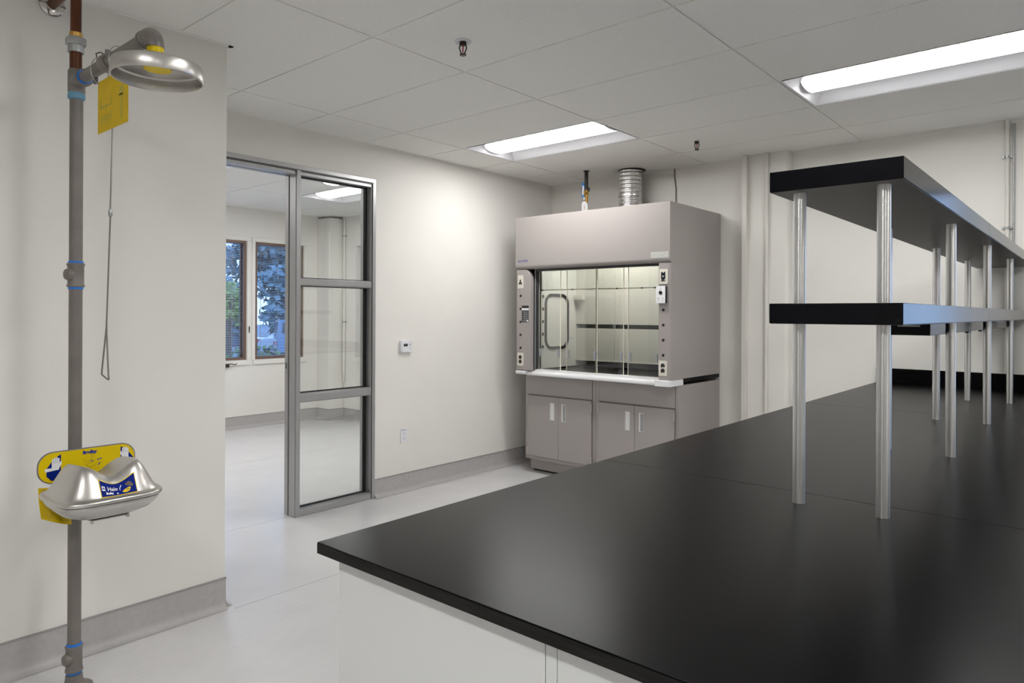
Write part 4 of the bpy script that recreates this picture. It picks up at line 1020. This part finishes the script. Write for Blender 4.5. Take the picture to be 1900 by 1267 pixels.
def car(cx, cy, ang, label, paint, L=4.5, H=1.45, W=1.8, van=False):
    z0 = -1.1; t = thing('car', label, 'car', (cx, cy, z0), 'cars parked outside the windows')
    c, s = math.cos(ang), math.sin(ang); fn = lambda u, v, w: (cx+c*u-s*w, cy+s*u+c*w, z0+v)
    hl = L/2; k = H/1.45
    if van: body = [(-hl, .35), (-hl, 1.0*k), (-hl+.1, 1.42*k), (-hl+.25, 1.45*k), (hl-1.7, 1.45*k), (hl-1.0, 1.0*k), (hl-.1, .85*k), (hl, .6), (hl, .35)]
    else: body = [(-hl, .38), (-hl-.02, .75), (-hl+.12, .95*k), (-hl+.8, 1.0*k), (-hl+1.35, 1.38*k), (-hl+1.8, 1.45*k), (-hl+2.6, 1.42*k), (-hl+3.35, .98*k), (hl-.25, .85*k), (hl, .6), (hl, .38)]
    b = MB(); b.prism(body, fn, -W/2, W/2); obj('body', b, paint, t, .06, 40, 3)
    if van: gl = [(-hl+.25, .95*k), (-hl+.3, 1.36*k), (hl-1.75, 1.36*k), (hl-1.2, .95*k)]
    else: gl = [(-hl+.95, 1.0*k), (-hl+1.4, 1.33*k), (-hl+2.55, 1.36*k), (-hl+3.2, .98*k)]
    for w in (-W/2-.01, W/2-.03):
        b = MB(); b.prism(gl, fn, w, w+.04); obj('side_window', b, 'car_glass', t)
    for u in (-hl+.85, hl-.85):
        for w in (-W/2, W/2-.22):
            b = MB(); o = Vector(fn(u, .33, w)); ax = Vector((-s, c, 0)); b.lathe([(.24, -.005), (.33, .02), (.33, .20), (.24, .225)], o, ax, 24); wh = obj('wheel', b, 'tyre', t)
            b = MB(); b.lathe([(.21, -.012), (.2, .0), (.06, -.008)], o, ax, 20); obj('rim', b, 'rim', wh)
    for w in (-W/2+.05, W/2-.4):
        b = MB(); b.prism([(-hl-.03, .72), (-hl-.03, .9), (-hl+.1, .9), (-hl+.1, .72)], fn, w, w+.35); obj('tail_lamp', b, 'tail', t)
        b = MB(); b.prism([(hl-.1, .62), (hl+.01, .62), (hl-.1, .78)], fn, w, w+.35); obj('head_lamp', b, 'rim', t)
car(21.3, 41.6, -.62, 'dark blue sedan with a red tail lamp parked by the yellow-green tree', 'car_dark', 4.6, 1.5)
car(23.6, 38.0, -.35, 'white car parked between the dark sedan and the slate blue van', 'car_white', 4.4, 1.45)
car(22.6, 33.6, -.45, 'slate blue van parked nearest the window', 'car_blue', 4.9, 2.1, 1.95, True)
t = thing('building', 'pale stucco building behind the yellow-green street tree', 'building', (18.2, 46, -1.1))
b = MB(); b.box(15, 22.2, 44, 50, -1.1, 2.2); obj('wall', b, 'stucco', t); b = MB(); b.box(14.8, 22.4, 43.8, 50.2, 2.2, 2.45); obj('roof', b, 'base', t)
t = thing('hedge', 'clipped green hedge just outside the far window', 'hedge', (4.4, 9.6, -1.1))
b = MB(); 
for k in range(9): foliage(b, (2.6+k*.42, 9.75, .25), (.45, .4, .72), 420, .045, 0, 60+k)
obj('leaves', b, 'leaf', t, smooth=0, kind='stuff'); b = MB()
for k in range(9): b.cyl((2.6+k*.42, 9.75, -1.1), (2.6+k*.42, 9.75, .4), .03, 6)
obj('stems', b, 'bark', t)

# ------------------------------------------------------------------ sky and view
w = bpy.data.worlds.new('world'); sc.world = w; w.use_nodes = True
nt = w.node_tree; bg = nt.nodes['Background']
tc = nt.nodes.new('ShaderNodeTexCoord'); sp = nt.nodes.new('ShaderNodeSeparateXYZ'); rp_ = nt.nodes.new('ShaderNodeValToRGB')
nt.links.new(tc.outputs['Generated'], sp.inputs[0]); nt.links.new(sp.outputs['Z'], rp_.inputs[0])
el = rp_.color_ramp.elements; el[0].position = 0.; el[0].color = (.45, .56, .76, 1); el[1].position = .6; el[1].color = (.20, .35, .68, 1)
nt.links.new(rp_.outputs[0], bg.inputs[0]); bg.inputs[1].default_value = 2.7
sc.view_settings.view_transform = 'Standard'; sc.view_settings.look = 'None'; sc.view_settings.gamma = 1; sc.view_settings.use_curve_mapping = False
sc.view_settings.exposure = .34
sc.cycles.transparent_max_bounces = 24; sc.cycles.max_bounces = 10; sc.cycles.diffuse_bounces = 6; sc.cycles.sample_clamp_indirect = 6
sc.cycles.caustics_reflective = False; sc.cycles.caustics_refractive = False
